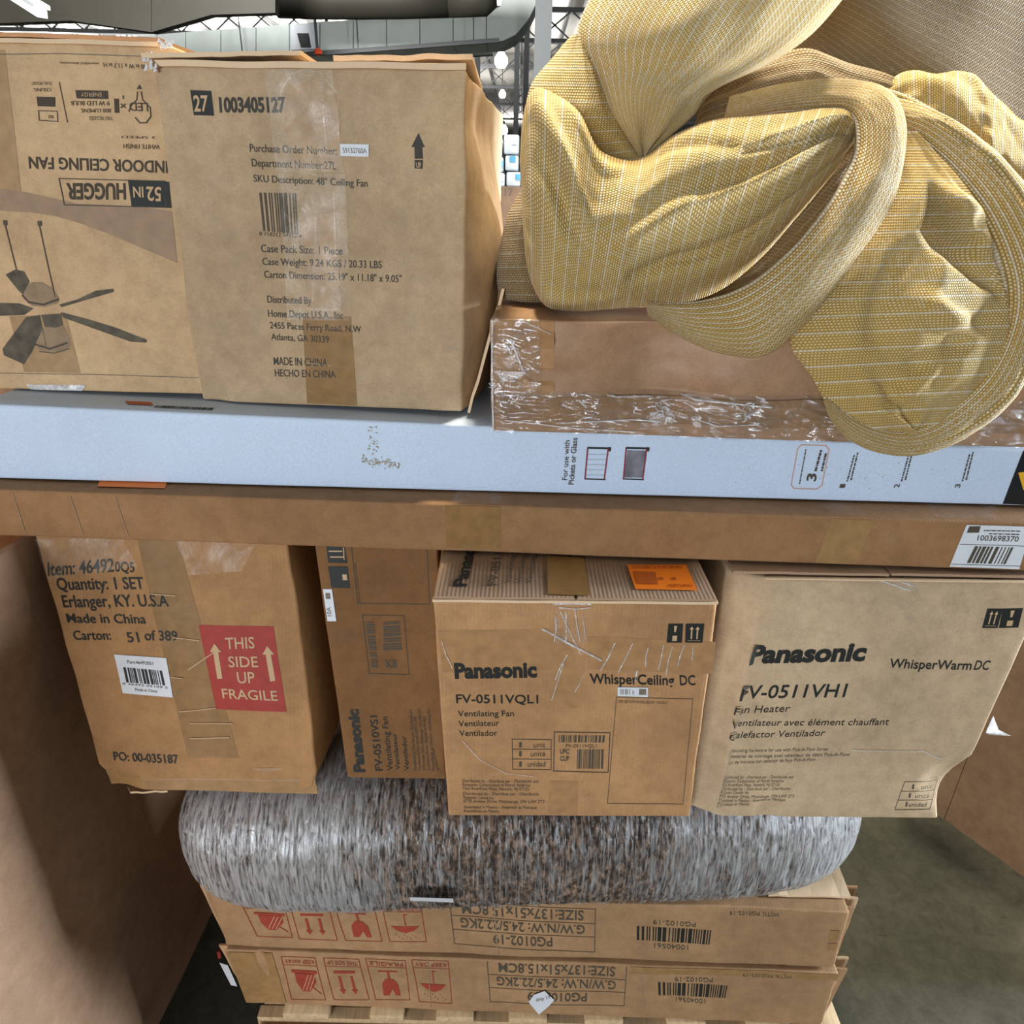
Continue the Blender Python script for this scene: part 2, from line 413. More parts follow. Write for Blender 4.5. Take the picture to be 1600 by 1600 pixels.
def endpanel(c, right, xb, xt, dy, th, mat, hz=(.004, .004), name='end_flap'):
    """a crushed end flap standing proud of one end of a carton"""
    bot, top = (c.c[2], c.c[1]) if right else (c.c[3], c.c[0]); sg = 1 if right else -1
    p = bot+V(-sg*.01, dy, hz[0]); q = bot+V(sg*xb, dy, hz[0]); r = top+V(sg*xt, dy, -hz[1]); t = top+V(-sg*.01, dy, -hz[1])
    m_ = (q+r)/2+V(sg*.006, 0, 0)
    return slab(name, p, q, r, t, th, mat, c.root, (0, 1, 0), 4, 8, .003, seed=xb*100+dy)

# ================================================================== THE SETTING
def floor_mat():
    m, nt, b = newmat('concrete')
    tc = N(nt, 'ShaderNodeTexCoord'); v = tc.outputs['Object']
    a = N(nt, 'ShaderNodeTexNoise', i_Scale=2.2, i_Detail=8.0, i_Roughness=.65); L(nt, v, a.inputs['Vector'])
    c = N(nt, 'ShaderNodeTexNoise', i_Scale=26.0, i_Detail=8.0, i_Roughness=.75, i_Distortion=.5); L(nt, v, c.inputs['Vector'])
    mp = N(nt, 'ShaderNodeMapping'); mp.inputs['Scale'].default_value = (5, 45, 1); mp.inputs['Rotation'].default_value = (0, 0, .5); L(nt, v, mp.inputs[0])
    s = N(nt, 'ShaderNodeTexNoise', i_Scale=1.6, i_Detail=5.0, i_Distortion=.2); L(nt, mp.outputs[0], s.inputs['Vector'])
    col = ramp(nt, a.outputs[0], [(.3, (.040, .043, .031)), (.7, (.072, .070, .057))])
    col = mixc(nt, col, ramp(nt, c.outputs[0], [(.35, (.62,)*3), (.62, (1.1,)*3)]), .8, 'MULTIPLY')
    col = mixc(nt, col, (.02, .02, .02), ramp(nt, s.outputs[0], [(.70, (0,)*3), (.74, (.8,)*3)]))
    L(nt, col, b.inputs['Base Color']); b.inputs['Roughness'].default_value = .7; b.inputs['Specular IOR Level'].default_value = .12
    bp = N(nt, 'ShaderNodeBump', i_Strength=.2, i_Distance=.003); L(nt, c.outputs[0], bp.inputs['Height']); L(nt, bp.outputs[0], b.inputs['Normal'])
    return m
fl = MB(); fl.box((-45, -12, -.1), (45, 110, 0)); fl.build('floor', floor_mat(), kind='structure')
ce = MB(); ce.box((-45, -12, 8.7), (45, 110, 8.9)); ce.build('ceiling', M['roof'], kind='structure')
wb = MB(); wb.box((-45, 110, 0), (45, 110.3, 8.7)); wb.build('wall_back', plain('far_wall', (.5, .52, .53), .8, 0, .08, .5), kind='structure')
# roof joists running away from the camera and steel trusses across them
def group_of(o, g): o['group'] = g; return o
jr = tag(empty('roof_joists', (0, 50, 8.5)), 'dark parallel steel joists running under the white roof deck', 'joist')
for i in range(-14, 9):
    m = MB(); m.box((i*1.9-.06, 24, 8.36), (i*1.9+.06, 108, 8.62)); m.build('joist', M['steel'], jr)
for k, y in enumerate((31, 37, 44, 52, 62)):
    t = tag(empty('roof_truss', (0, y, 7.0)), ['roof truss with crossed webs, the nearest one seen left of the grey column', 'second nearest roof truss with crossed webs beyond the bright lamp', 'roof truss with crossed webs, third one back', 'fourth roof truss back, above the stacked white goods', 'farthest roof truss, just above the stacked white goods'][k], 'truss')
    m = MB(); m.box((-22, y-.08, 7.7), (22, y+.08, 7.85)); m.build('top_chord', M['steel'], t)
    m = MB(); m.box((-22, y-.08, 6.75), (22, y+.08, 6.88)); m.build('bottom_chord', M['steel'], t)
    m = MB()
    for i in range(-18, 19):
        x = i*1.2; m.bar((x-.6, y, 6.85), (x+.6, y, 7.75), .05); m.bar((x-.6, y, 7.75), (x+.6, y, 6.85), .05)
    m.build('web', M['steel'], t)
# steel columns
def column(name, px0, px1, py, d, label, mat):
    a = at_y(px0, py, d); b = at_y(px1, py, d); w = (b.x-a.x)
    t = tag(empty(name, (a.x+w/2, d, 0)), label, 'column')
    x0, x1 = a.x, b.x
    m = MB(); m.box((x0, d-.01, .03), (x1, d+.012, 8.7)); m.build('flange', M[mat], t)
    m = MB(); m.box((x0, d+w, .03), (x1, d+w+.02, 8.7)); m.build('flange', M[mat], t)
    m = MB(); m.box((x0+w*.42, d+.012, .03), (x1-w*.42, d+w, 8.7)); m.build('web', M[mat], t)
    m = MB(); m.box((x0-w*.3, d-.1, 0), (x1+w*.3, d+w+.1, .03)); m.build('base_plate', M[mat], t)
column('steel_column', 836, 862, 40, 16, 'wide light grey steel column rising beside the gold fabric', 'steel_light')
column('steel_column', 803, 811, 140, 30, 'thin pale grey steel column just left of the dark narrow one', 'steel_light')
column('steel_column', 742, 750, 140, 34, 'thin dark steel column nearest the tall fan carton', 'steel')
column('steel_column', 818, 826, 120, 27, 'dark narrow steel column between the thin pale and the wide grey columns', 'steel')
# round dark duct and its dark rectangular drop at top left
def prism(d0, d1, pts, mat, name, parent=None):
    m = MB(); n = len(pts); f = [at_y(x, y, d0) for x, y in pts]; b = [p+V(0, d1-d0, 0) for p in f]
    m.v = f+b; m.f = [list(range(n))[::-1], list(range(n, 2*n))]+[[i, (i+1) % n, n+(i+1) % n, n+i] for i in range(n)]
    return m.build(name, M[mat], parent)
t = tag(empty('dark_duct', at_y(240, 20, 13)), 'large dark duct with a pointed underside hanging at the top left', 'duct')
prism(13, 13.2, [(-160, -60), (-160, 36), (0, 36), (110, 32), (236, 50), (236, -60)], 'dark_duct', 'duct_section', t)
prism(13.02, 13.22, [(237, -60), (237, 50), (330, 23), (430, 20), (430, -60)], 'dark_duct', 'duct_section', t)
t2 = tag(empty('round_duct', at_y(600, 5, 15)), 'long round brown-grey duct along the top edge above the silver duct', 'duct')
m = MB(); m.tube([at_y(432, -4, 15), at_y(520, -2, 15), at_y(620, -3, 15), at_y(700, -5, 15)], .31, 20); m.build('duct_section', M['dark_duct'], t2, smooth=True)
m = MB(); m.tube([at_y(701, -5, 15), at_y(760, -5, 15.0), at_y(776, -6, 15.0)], [.31, .29, .16], 20); m.build('duct_end', M['dark_duct'], t2, smooth=True)
# silver rectangular duct in sections
t = tag(empty('silver_duct', at_y(520, 60, 17)), 'light silver rectangular duct crossing the gap and curving up at its right end', 'duct')
top = [(150, 62), (195, 58), (245, 54), (290, 50), (345, 46), (400, 42), (452, 38), (500, 34), (552, 31), (604, 28), (656, 25), (708, 22), (760, 19)]
bot = [(150, 90), (195, 90), (245, 89), (290, 88), (345, 87), (400, 85), (452, 83), (500, 79), (552, 76), (604, 74), (656, 71), (708, 68), (760, 65)]
for i in range(len(top)-1):
    a, b, c, d = top[i], top[i+1], bot[i+1], bot[i]
    prism(17, 18.2, [(a[0]+.6, a[1]), (b[0]-.6, b[1]), (c[0]-.6, c[1]), (d[0]+.6, d[1])], 'metal_duct', 'duct_section', t)
prism(17, 18.2, [(760.6, 19), (782, 10), (792, -60), (842, -60), (838, 5), (826, 30), (806, 54), (785, 64), (760.6, 65)], 'metal_duct', 'duct_elbow', t)
prism(16.93, 16.99, [(455, 40), (498, 37), (498, 76), (455, 78)], 'paper', 'outlet_frame', t)
prism(16.90, 16.92, [(464, 52), (482, 52), (486, 74), (470, 74)], 'black_gloss', 'outlet', t)
cp_ = tag(empty('conduit_pipe', at_y(540, 80, 16.5)), 'dark conduit pipe running along the underside of the silver duct', 'pipe')
m = MB(); m.bar(at_y(300, 98, 16.5), at_y(780, 63, 16.5), .07); m.build('pipe', M['steel'], cp_)
for x_, y_ in ((380, 92), (560, 79), (740, 66)): p_ = at_y(x_, y_, 16.5); m = MB(); m.bar(p_, V(p_.x, 16.5, 8.705), .02); m.build('hanger', M['steel'], cp_)
m = MB(); m.bar(at_y(300, 104, 20), at_y(770, 78, 20), .22); tag(m.build('roof_beam', M['steel_light']), 'pale grey beam behind and below the silver duct', 'beam')
t = tag(empty('hanging_sprinkler', at_y(497, 50, 16)), 'dark sprinkler drop rod with an orange head beside the duct outlet', 'sprinkler')
m = MB(); m.bar(V(at_y(492, 10, 16).x, 16, 8.705), at_y(496, 80, 16), .045); m.build('rod', M['steel'], t)
m = MB(); m.tube([at_y(497, 76, 16), at_y(497, 79, 16), at_y(498, 85, 16), at_y(498, 87, 16)], [.05, .085, .085, .03], 10); m.build('sprinkler_head', plain('orange_red', (.8, .13, .05), .5), t)
# lamps
def highbay(px, py, r_px, d, label):
    c = at_y(px, py, d); r = r_px/FPX*d
    t = tag(empty('high_bay_lamp', c+V(0, 0, r*1.2)), label, 'lamp', None)
    m = MB(); m.tube([c+V(0, 0, -r*1.05), c+V(0, 0, -r*.5), c+V(0, 0, r*.3), c+V(0, 0, r*1.2)], [r*.6, r, r, r*.35], 16); m.build('diffuser', M['lamp'], t, smooth=True)
    m = MB(); m.tube([c+V(0, 0, r*1.2), c+V(0, 0, r*2.0)], [r*.4, r*.25], 10); m.build('ballast', M['steel'], t)
    m = MB(); m.bar(c+V(0, 0, r*2.0), V(c.x, c.y, 8.705), .04); m.build('hanger', M['steel'], t)
highbay(783, 94, 8.5, 33, 'largest and highest glowing round lamp in the gap over the aisle')
highbay(785, 147, 4.5, 46, 'dim small lamp halfway down the gap below the large lamp')
highbay(787, 203, 5.5, 58, 'small bright lamp just above the stacked white goods')
t = tag(empty('tube_lamp', at_y(40, 10, 9)), 'white fluorescent tube lamp slanting at the top left corner', 'lamp')
m = MB(); m.bar(at_y(12, -12, 9.3), at_y(66, 22, 8.8), .10, .07); m.build('tube', M['tube'], t)
m = MB(); m.bar(at_y(10, -14, 9.32)+V(0, .02, .06), at_y(66, 21, 8.82)+V(0, .02, .06), .16, .04); m.build('housing', M['steel_light'], t)
# stacked white goods far along the aisle, and a bin row in front of them
def bin_(name, path, h, label, th=.012, mat='card_bin', z0=0.0):
    cx = sum(p[0] for p in path)/len(path); cy = sum(p[1] for p in path)/len(path)
    root = tag(empty(name, (cx, cy, 0)), label, 'bin')
    n = len(path)
    for i in range(n):
        a = V(*path[i], z0); b = V(*path[(i+1) % n], z0); d = (b-a).normalized(); inw = V(cx, cy, z0)-(a+b)/2
        nr = V(-d.y, d.x, 0)
        if nr.dot(inw) < 0: nr = -nr
        slab('side_panel', a+d*.001, b-d*.001, b-d*.001+V(0, 0, h), a+d*.001+V(0, 0, h), th, mat, root, nr, 24, 14, .003, seed=i*3.1)
    m = MB(); m.add([V(*p, z0+.01) for p in path], [list(range(n))]); m.build('bottom', M[mat], root)
    return root
bin_('bulk_bin', [(-.735, 1.36), (-.792, .30), (-.95, .08), (-1.55, .08), (-1.75, .3), (-1.75, 1.9), (-1.6, 2.1), (-.95, 2.1), (-.735, 1.75)], 1.185, 'large brown cardboard bulk bin left of the load, its long side running away')
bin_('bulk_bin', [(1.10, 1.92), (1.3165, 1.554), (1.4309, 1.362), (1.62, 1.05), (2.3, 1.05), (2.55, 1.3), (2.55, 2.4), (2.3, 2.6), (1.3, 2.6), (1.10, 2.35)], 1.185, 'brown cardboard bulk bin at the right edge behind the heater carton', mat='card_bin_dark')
q0 = at_y(735, 300, 3.4)
br_ = bin_('bulk_bin', [(-.9, 3.4), (.9, 3.4), (1.1, 3.6), (1.1, 4.5), (-1.1, 4.5), (-1.1, 3.6)], at_y(790, 291, 3.4).z, 'cardboard bulk bin standing behind the load in the gap beside the fabric', mat='card_bin')
Print(Surf((0, 3.4, 1), (0, -1, 0)), .03).text('2Y17', (768, 306), (802, 306), (768, 294), .01).build('printed_lettering', M['ink_half'], br_)
pale = plain('white_wrap', (.70, .76, .82), .4, 0, .12, 6); blue = plain('blue_label', (.12, .42, .72), .5)
rnd = random.Random(3)
goods = [(764, 211, 786, 243), (787, 208, 813, 240), (766, 244, 788, 268), (789, 241, 812, 266), (768, 269, 790, 291), (791, 267, 815, 291)]
wh = ['white wrapped package, upper left of the far stack in the gap', 'white wrapped package, upper right of the far stack under the lamp', 'white wrapped package, middle left of the far stack', 'white wrapped package, middle right of the far stack',
      'white wrapped package, lower left of the far stack', 'white wrapped package, lower right of the far stack', 'white wrapped package hidden mostly by the fan carton, upper one', 'white wrapped package hidden mostly by the fan carton, lower one']
rk = tag(empty('storage_rack', at_y(785, 291, 9.2)), 'low rack carrying the far stack of white wrapped packages', 'rack')
zz = at_y(785, 292, 9).z
m = MB(); m.box((-1.6, 8.95, zz-.08), (1.2, 10.2, zz-.01)); m.build('shelf', M['steel_light'], rk)
for x in (-1.55, 1.1):
    for y in (9, 10.1): m = MB(); m.box((x, y, 0), (x+.06, y+.06, zz-.08)); m.build('post', M['steel_light'], rk)
for i, (x0, y0, x1, y1) in enumerate(goods):
    a = at_y(x0, y1, 9); b = at_y(x1, y0, 9)
    t = tag(empty('wrapped_package', ((a.x+b.x)/2, 9.3, a.z)), wh[i], 'package', 'white packages stacked far along the aisle')
    m = MB(); m.box((a.x, 9+.1*(i % 2), a.z), (b.x-.01, 9.8, b.z-.01)); bevel(m.build('wrap', pale, t), .02)
    m = MB(); cx = a.x+(b.x-a.x)*rnd.uniform(.3, .6); cz = a.z+(b.z-a.z)*rnd.uniform(.3, .6)
    m.box((cx, 8.985+.1*(i % 2), cz), (cx+.07, 8.997+.1*(i % 2), cz+.06)); m.build('label', blue if i % 3 != 1 else M['paper'], t)

# ================================================================== THE PALLET
wood = None
def wood_mat(name, col):
    m, nt, b = newmat(name)
    tc = N(nt, 'ShaderNodeTexCoord'); mp = N(nt, 'ShaderNodeMapping'); mp.inputs['Scale'].default_value = (20, 2, 20); L(nt, tc.outputs['Object'], mp.inputs[0])
    n = N(nt, 'ShaderNodeTexNoise', i_Scale=4.0, i_Detail=6.0, i_Distortion=1.0); L(nt, mp.outputs[0], n.inputs['Vector'])
    L(nt, ramp(nt, n.outputs[0], [(.3, tuple(x*.7 for x in col)), (.65, col)]), b.inputs['Base Color']); b.inputs['Roughness'].default_value = .8
    return m
M['wood'] = wood_mat('wood', (.66, .48, .28)); M['wood_dark'] = wood_mat('wood_dark', (.42, .30, .18))
pal = tag(empty('wooden_pallet', (.05, 1.15, 0)), 'pale wooden pallet under the two long cartons at the bottom', 'pallet')
bx = [(439, 512), (577, 630), (681, 740), (795, 855), (914, 974), (1042, 1102), (1166, 1230), (1262, 1310)]
for a, b in bx:
    p = at_z(a, 1590, .148); q = at_z(b, 1590, .148)
    m = MB(); m.box((p.x, .884, .128), (q.x, 1.42, .148)); bevel(m.build('deck_board', M['wood'], pal), .002, 1)
for y in (.915, 1.13, 1.36):
    m = MB(); m.box((-.50, y, .03), (.62, y+.04, .127)); bevel(m.build('stringer', M['wood'], pal), .002, 1)
m = MB(); m.box((-.505, .845, .075), (.63, .875, .118)); bevel(m.build('lead_board', M['wood'], pal), .002, 1)
m = MB(); m.box((-.505, .889, .05), (.63, .912, .127)); m.build('lead_board', M['wood'], pal)
for y in (.92, 1.34):
    m = MB(); m.box((-.50, y, .0), (.62, y+.09, .029)); m.build('bottom_board', M['wood'], pal)

# ================================================================== TWO LONG CARTONS (red handling symbols)
def handling_icons(c, boxes):
    """boxes: (tl, tr, br, bl) pixel frames; each gets its header band and its upside-down symbol"""
    for k, (tl, tr, br, bl) in enumerate(boxes):
        def q(u, v):
            return ((tl[0]*(1-u)+tr[0]*u)*(1-v)+(bl[0]*(1-u)+br[0]*u)*v, (tl[1]*(1-u)+tr[1]*u)*(1-v)+(bl[1]*(1-u)+br[1]*u)*v)
        p = c.P()
        p.line([tl, tr, br, bl], .0014, True)
        p.line([q(0, .19), q(1, .19)], .0012)
        p.text(['KEEP AWAY', 'THIS SIDE UP', 'FRAGILE', 'KEEP DRY'][k], q(.93, .06), q(.07, .06), q(.93, .15))
        if k == 0:
            p.poly([q(.20, .30), q(.95, .30), q(.95, .37), q(.20, .37)])
            p.poly([q(.28, .38), q(.86, .38), q(.86, .58), q(.62, .80), q(.40, .80), q(.28, .60)])
            p.line([q(.62, .62), q(.92, .84)], .002)
        if k == 1:
            p.poly([q(.2, .29), q(.8, .29), q(.8, .35), q(.2, .35)])
            for u in (.33, .67):
                p.poly([q(u-.035, .42), q(u+.035, .42), q(u+.035, .74), q(u-.035, .74)]); p.poly([q(u-.09, .74), q(u+.09, .74), q(u, .86)])
        if k == 2:
            p.poly([q(.25, .28), q(.75, .28), q(.75, .31), q(.25, .31)]); p.poly([q(.47, .31), q(.53, .31), q(.53, .52), q(.47, .52)])
            p.poly([q(.40, .50), q(.60, .50), q(.72, .62), q(.75, .90), q(.62, .90), q(.55, .74), q(.48, .84), q(.42, .90), q(.26, .90), q(.28, .62)])
        if k == 3:
            p.line([q(.60, .27), q(.52, .27), q(.52, .55)], .002); p.poly([q(.12, .58), q(.88, .58), q(.72, .70), q(.50, .76), q(.28, .70)])
            for i in range(9): u = .2+.075*i; p.poly([q(u, .80+.05*(i % 3)), q(u+.03, .81+.05*(i % 3)), q(u+.02, .84+.05*(i % 3))])
        p.build('handling_symbol', M['red_print'], c.root)
        if k == 0:
            p = c.P(.0013)
            for i in range(3): p.line([q(.42+.1*i, .76), q(.68+.1*i, .40)], .0012)
            p.build('handling_symbol_stripes', M['card_print'], c.root)
# lower
lo = Carton('long_carton', 'lower long carton, resting on the pallet with a white paper scrap on it',
            ((352, 1486), (1312, 1519), (1283, 1602), (385, 1567)), zb=.149, depth=.50, mat='card_pg', seed=2, top_z=.315, amp=.0035, group='long cartons with red handling symbols')
lo.front.crease(404, 1484, 424, 1570, .008, -.006); lo.front.crease(1180, 1545, 1245, 1556, .01, .004)
lo.body()
handling_icons(lo, [((439, 1495), (492, 1497), (509, 1562), (456, 1560)), ((505, 1497), (560, 1499), (577, 1562), (522, 1561)),
                    ((571, 1498), (633, 1500), (640, 1563), (587, 1562)), ((643, 1499), (700, 1502), (706, 1567), (655, 1565))])
def spec_table(c, tl, tr, br, bl, rows):
    def q(u, v): return ((tl[0]*(1-u)+tr[0]*u)*(1-v)+(bl[0]*(1-u)+br[0]*u)*v, (tl[1]*(1-u)+tr[1]*u)*(1-v)+(bl[1]*(1-u)+br[1]*u)*v)
    p = c.P(); p.line([tl, tr, br, bl], .0014, True); p.line([q(0, .34), q(1, .34)], .0013); p.line([q(0, .66), q(1, .66)], .0013)
    p.build('printed_table', M['ink_grey'], c.root); p = c.P()
    for (s, u0, u1, v0, v1) in rows: p.text(s, q(u0, v0), q(u1, v0), q(u0, v1), .012)
    p.build('printed_lettering', M['ink_grey'], c.root)
ROWS = [('SIZE:137x51x15.8CM', .92, .08, .05, .27), ('G.W/N.W: 24.5/22.2KG', .93, .06, .39, .59), ('PG0102-19', .70, .28, .71, .91)]
spec_table(lo, (761, 1500), (979, 1509), (975, 1572), (766, 1565), [ROWS[0], ROWS[1], ('PG0102-19', .72, .28, .71, .91)])
p = lo.P().bars((1028, 1534), (1137, 1541), (1133, 1560), (1029, 1555), 60, 5); p.build('barcode', M['ink'], lo.root)
p = lo.P(); p.text('PG0102-19', (1114, 1529), (1054, 1526), (1114, 1536)); p.text('10040561', (1102, 1562), (1056, 1559), (1102, 1569)); p.text('WJTK PG0102-19', (1238, 1524), (1160, 1521), (1238, 1529)); p.build('printed_lettering', M['ink_grey'], lo.root)
lo.tape(((300+55, 1487), (425, 1489), (448, 1565), (385, 1567)), 'tape_light', off=.0012); lo.tape(((985, 1507), (1312, 1519), (1308, 1532), (985, 1520)), 'tape_light', off=.0005)
m = lo.P(.004); m.poly([(851, 1544), (866, 1558), (857, 1568), (842, 1582), (826, 1562), (834, 1550)]); ps_ = m.build('paper_scrap', M['paper'], lo.root, label='torn white paper scrap')
p = lo.P(.0046).text('ship 19', (838, 1560), (860, 1555), (837, 1555)); p.build('scrap_lettering', M['ink_half'], ps_)
for (u, w) in ((671, 1), (1003, 1)): lo.P(.0011).line([(u-3, 1497), (u+2, 1572)], .0014).build('crease_line', M['ink_brown'], lo.root)
# crushed end flaps sticking out at either side
endpanel(lo, False, .002, .018, .012, .004, 'card_pg'); endpanel(lo, True, .006, .022, .010, .004, 'card_pg'); endpanel(lo, True, .014, .034, .034, .004, 'card_edge')
m = Print(Surf(at_y(350, 1510, .925), (-.5, -1, 0)), .002).quad((344, 1503), (357, 1507), (372, 1540), (362, 1538)); m.build('torn_paper', M['paper'], lo.root)
m = MB(); m.tube([at_y(342, 1486, .93), at_y(344, 1496, .925)], .004, 6); m.build('red_scrap', M['red_ink'], lo.root)
# upper
up = Carton('long_carton', 'upper of the two long cartons, directly under the shrink-wrapped roll', ((322, 1383), (1330, 1418), (1303, 1512), (352, 1478)), zb=.322, depth=.50, seed=3,
            mat='card_pg', top_z=.484, amp=.0035, group='long cartons with red handling symbols')
up.front.crease(332, 1410, 356, 1476, .008, -.006); up.front.crease(1255, 1418, 1238, 1508, .012, .004)
up.body()
handling_icons(up, [((375, 1409), (443, 1412), (457, 1464), (402, 1462)), ((452, 1410), (512, 1411), (527, 1469), (468, 1466)),
                    ((520, 1408), (583, 1411), (597, 1470), (540, 1469)), ((596, 1412), (657, 1414), (666, 1471), (609, 1470))])
spec_table(up, (702, 1409), (930, 1419), (929, 1488), (710, 1475), ROWS)
p = up.P().bars((995, 1447), (1111, 1453), (1108, 1475), (995, 1469), 60, 5); p.build('barcode', M['ink'], up.root)
p = up.P(); p.text('PG0102-19', (1087, 1441), (1020, 1437), (1087, 1448)); p.text('10040561', (1075, 1477), (1022, 1474), (1075, 1484)); p.text('WJTK PG0102-19', (1218, 1427), (1140, 1424), (1218, 1433)); p.build('printed_lettering', M['ink_grey'], up.root)
up.P(.0011).line([(1196, 1424), (1180, 1505)], .0014).build('crease_line', M['ink_brown'], up.root)
up.P(.0011).line([(772, 1415), (778, 1490)], .002).build('crease_line', M['ink_brown'], up.root)
for q in (((1296, 1452), (1312, 1453), (1308, 1470), (1294, 1469)), ((1293, 1472), (1308, 1473), (1304, 1484), (1292, 1483))): up.tape(q, 'tape_light', 'tape_tab', .0012)
endpanel(up, False, .004, .020, .012, .004, 'card_pg'); endpanel(up, True, .006, .014, .010, .004, 'card_pg'); endpanel(up, True, .020, .030, .03, .004, 'card_edge'); endpanel(up, True, .030, .040, .055, .004, 'card_pg')
a = at_y(1270, 1408, 1.0); slab('top_flap', V(.50, .915, .487), V(.655, .915, .487), V(.67, 1.25, .500), V(.50, 1.25, .490), .004, 'card_edge', up.root, (0, 0, 1), 8, 8, .003)

# ================================================================== THE SHRINK-WRAPPED ROLL
def roll_mat():
    m, nt, b = newmat('rug_weave')
    tc = N(nt, 'ShaderNodeTexCoord'); v = tc.outputs['Object']
    mpv = N(nt, 'ShaderNodeMapping'); mpv.inputs['Scale'].default_value = (1.6, .8, .8); L(nt, v, mpv.inputs[0]); n = N(nt, 'ShaderNodeTexNoise', i_Scale=70.0, i_Detail=4.0, i_Roughness=.65); L(nt, mpv.outputs[0], n.inputs['Vector'])
    n2 = N(nt, 'ShaderNodeTexNoise', i_Scale=7.0, i_Detail=3.0); L(nt, v, n2.inputs['Vector'])
    c = ramp(nt, n.outputs[0], [(.40, (.022, .015, .011)), (.52, (.11, .075, .052)), (.66, (.34, .25, .19))])
    c = mixc(nt, c, ramp(nt, n2.outputs[0], [(.35, (.75, .70, .70)), (.65, (1.1, 1.0, .9))]), 1.0, 'MULTIPLY')
    L(nt, c, b.inputs['Base Color']); b.inputs['Roughness'].default_value = .85
    bp = N(nt, 'ShaderNodeBump', i_Strength=.9, i_Distance=.006); L(nt, n.outputs[0], bp.inputs['Height']); L(nt, bp.outputs[0], b.inputs['Normal'])
    return m
def roll_film_mat():
    m = bpy.data.materials.new('roll_film'); m.use_nodes = True; nt = m.node_tree; nt.nodes.clear()
    out = N(nt, 'ShaderNodeOutputMaterial'); tr = N(nt, 'ShaderNodeBsdfTransparent'); gl = N(nt, 'ShaderNodeBsdfGlossy', i_Roughness=.28); df = N(nt, 'ShaderNodeBsdfDiffuse')
    df.inputs[0].default_value = (.50, .50, .51, 1); gl.inputs[0].default_value = (.8, .84, .9, 1)
    uv = N(nt, 'ShaderNodeUVMap'); mp = N(nt, 'ShaderNodeMapping'); mp.inputs['Scale'].default_value = (170, 9, 1); mp.inputs['Rotation'].default_value = (0, 0, .12); L(nt, uv.outputs[0], mp.inputs[0])
    s = N(nt, 'ShaderNodeTexNoise', i_Scale=1.0, i_Detail=6.0, i_Roughness=.65, i_Distortion=.9); L(nt, mp.outputs[0], s.inputs['Vector'])
    mp2 = N(nt, 'ShaderNodeMapping'); mp2.inputs['Scale'].default_value = (110, 24, 1); mp2.inputs['Rotation'].default_value = (0, 0, -.7); L(nt, uv.outputs[0], mp2.inputs[0])
    s2 = N(nt, 'ShaderNodeTexNoise', i_Scale=1.3, i_Detail=5.0, i_Distortion=1.2); L(nt, mp2.outputs[0], s2.inputs['Vector'])
    sx = N(nt, 'ShaderNodeSeparateXYZ'); L(nt, uv.outputs[0], sx.inputs[0])
    # layers of film: many turns at both ends, few in the middle (u runs 0..1.2 m along the roll)
    few = N(nt, 'ShaderNodeMapRange', interpolation_type='LINEAR'); few.inputs[1].default_value = .30; few.inputs[2].default_value = .42; few.inputs[3].default_value = .46; few.inputs[4].default_value = -.06; L(nt, sx.outputs[0], few.inputs[0])
    few2 = N(nt, 'ShaderNodeMapRange', interpolation_type='LINEAR'); few2.inputs[1].default_value = .83; few2.inputs[2].default_value = .86; few2.inputs[3].default_value = 0; few2.inputs[4].default_value = .34; L(nt, sx.outputs[0], few2.inputs[0])
    few3 = N(nt, 'ShaderNodeMapRange', interpolation_type='LINEAR'); few3.inputs[1].default_value = 1.0; few3.inputs[2].default_value = 1.2; few3.inputs[3].default_value = 0; few3.inputs[4].default_value = .35; L(nt, sx.outputs[0], few3.inputs[0])
    lay = math_(nt, 'ADD', math_(nt, 'ADD', few.outputs[0], few2.outputs[0]), few3.outputs[0])
    st = math_(nt, 'ADD', math_(nt, 'MULTIPLY', s.outputs[0], .5), math_(nt, 'MULTIPLY', s2.outputs[0], .5))
    fac = math_(nt, 'ADD', lay, math_(nt, 'MULTIPLY', math_(nt, 'SUBTRACT', st, .46), 4.2), clamp=True)
    fac = math_(nt, 'MINIMUM', fac, .93)
    bp = N(nt, 'ShaderNodeBump', i_Strength=1.0, i_Distance=.006); L(nt, st, bp.inputs['Height']); L(nt, bp.outputs[0], gl.inputs['Normal']); L(nt, bp.outputs[0], df.inputs['Normal'])
    m1 = N(nt, 'ShaderNodeMixShader'); m1.inputs[0].default_value = .72; L(nt, gl.outputs[0], m1.inputs[1]); L(nt, df.outputs[0], m1.inputs[2])
    m2 = N(nt, 'ShaderNodeMixShader'); L(nt, fac, m2.inputs[0]); L(nt, tr.outputs[0], m2.inputs[1]); L(nt, m1.outputs[0], m2.inputs[2]); L(nt, m2.outputs[0], out.inputs[0])
    return m
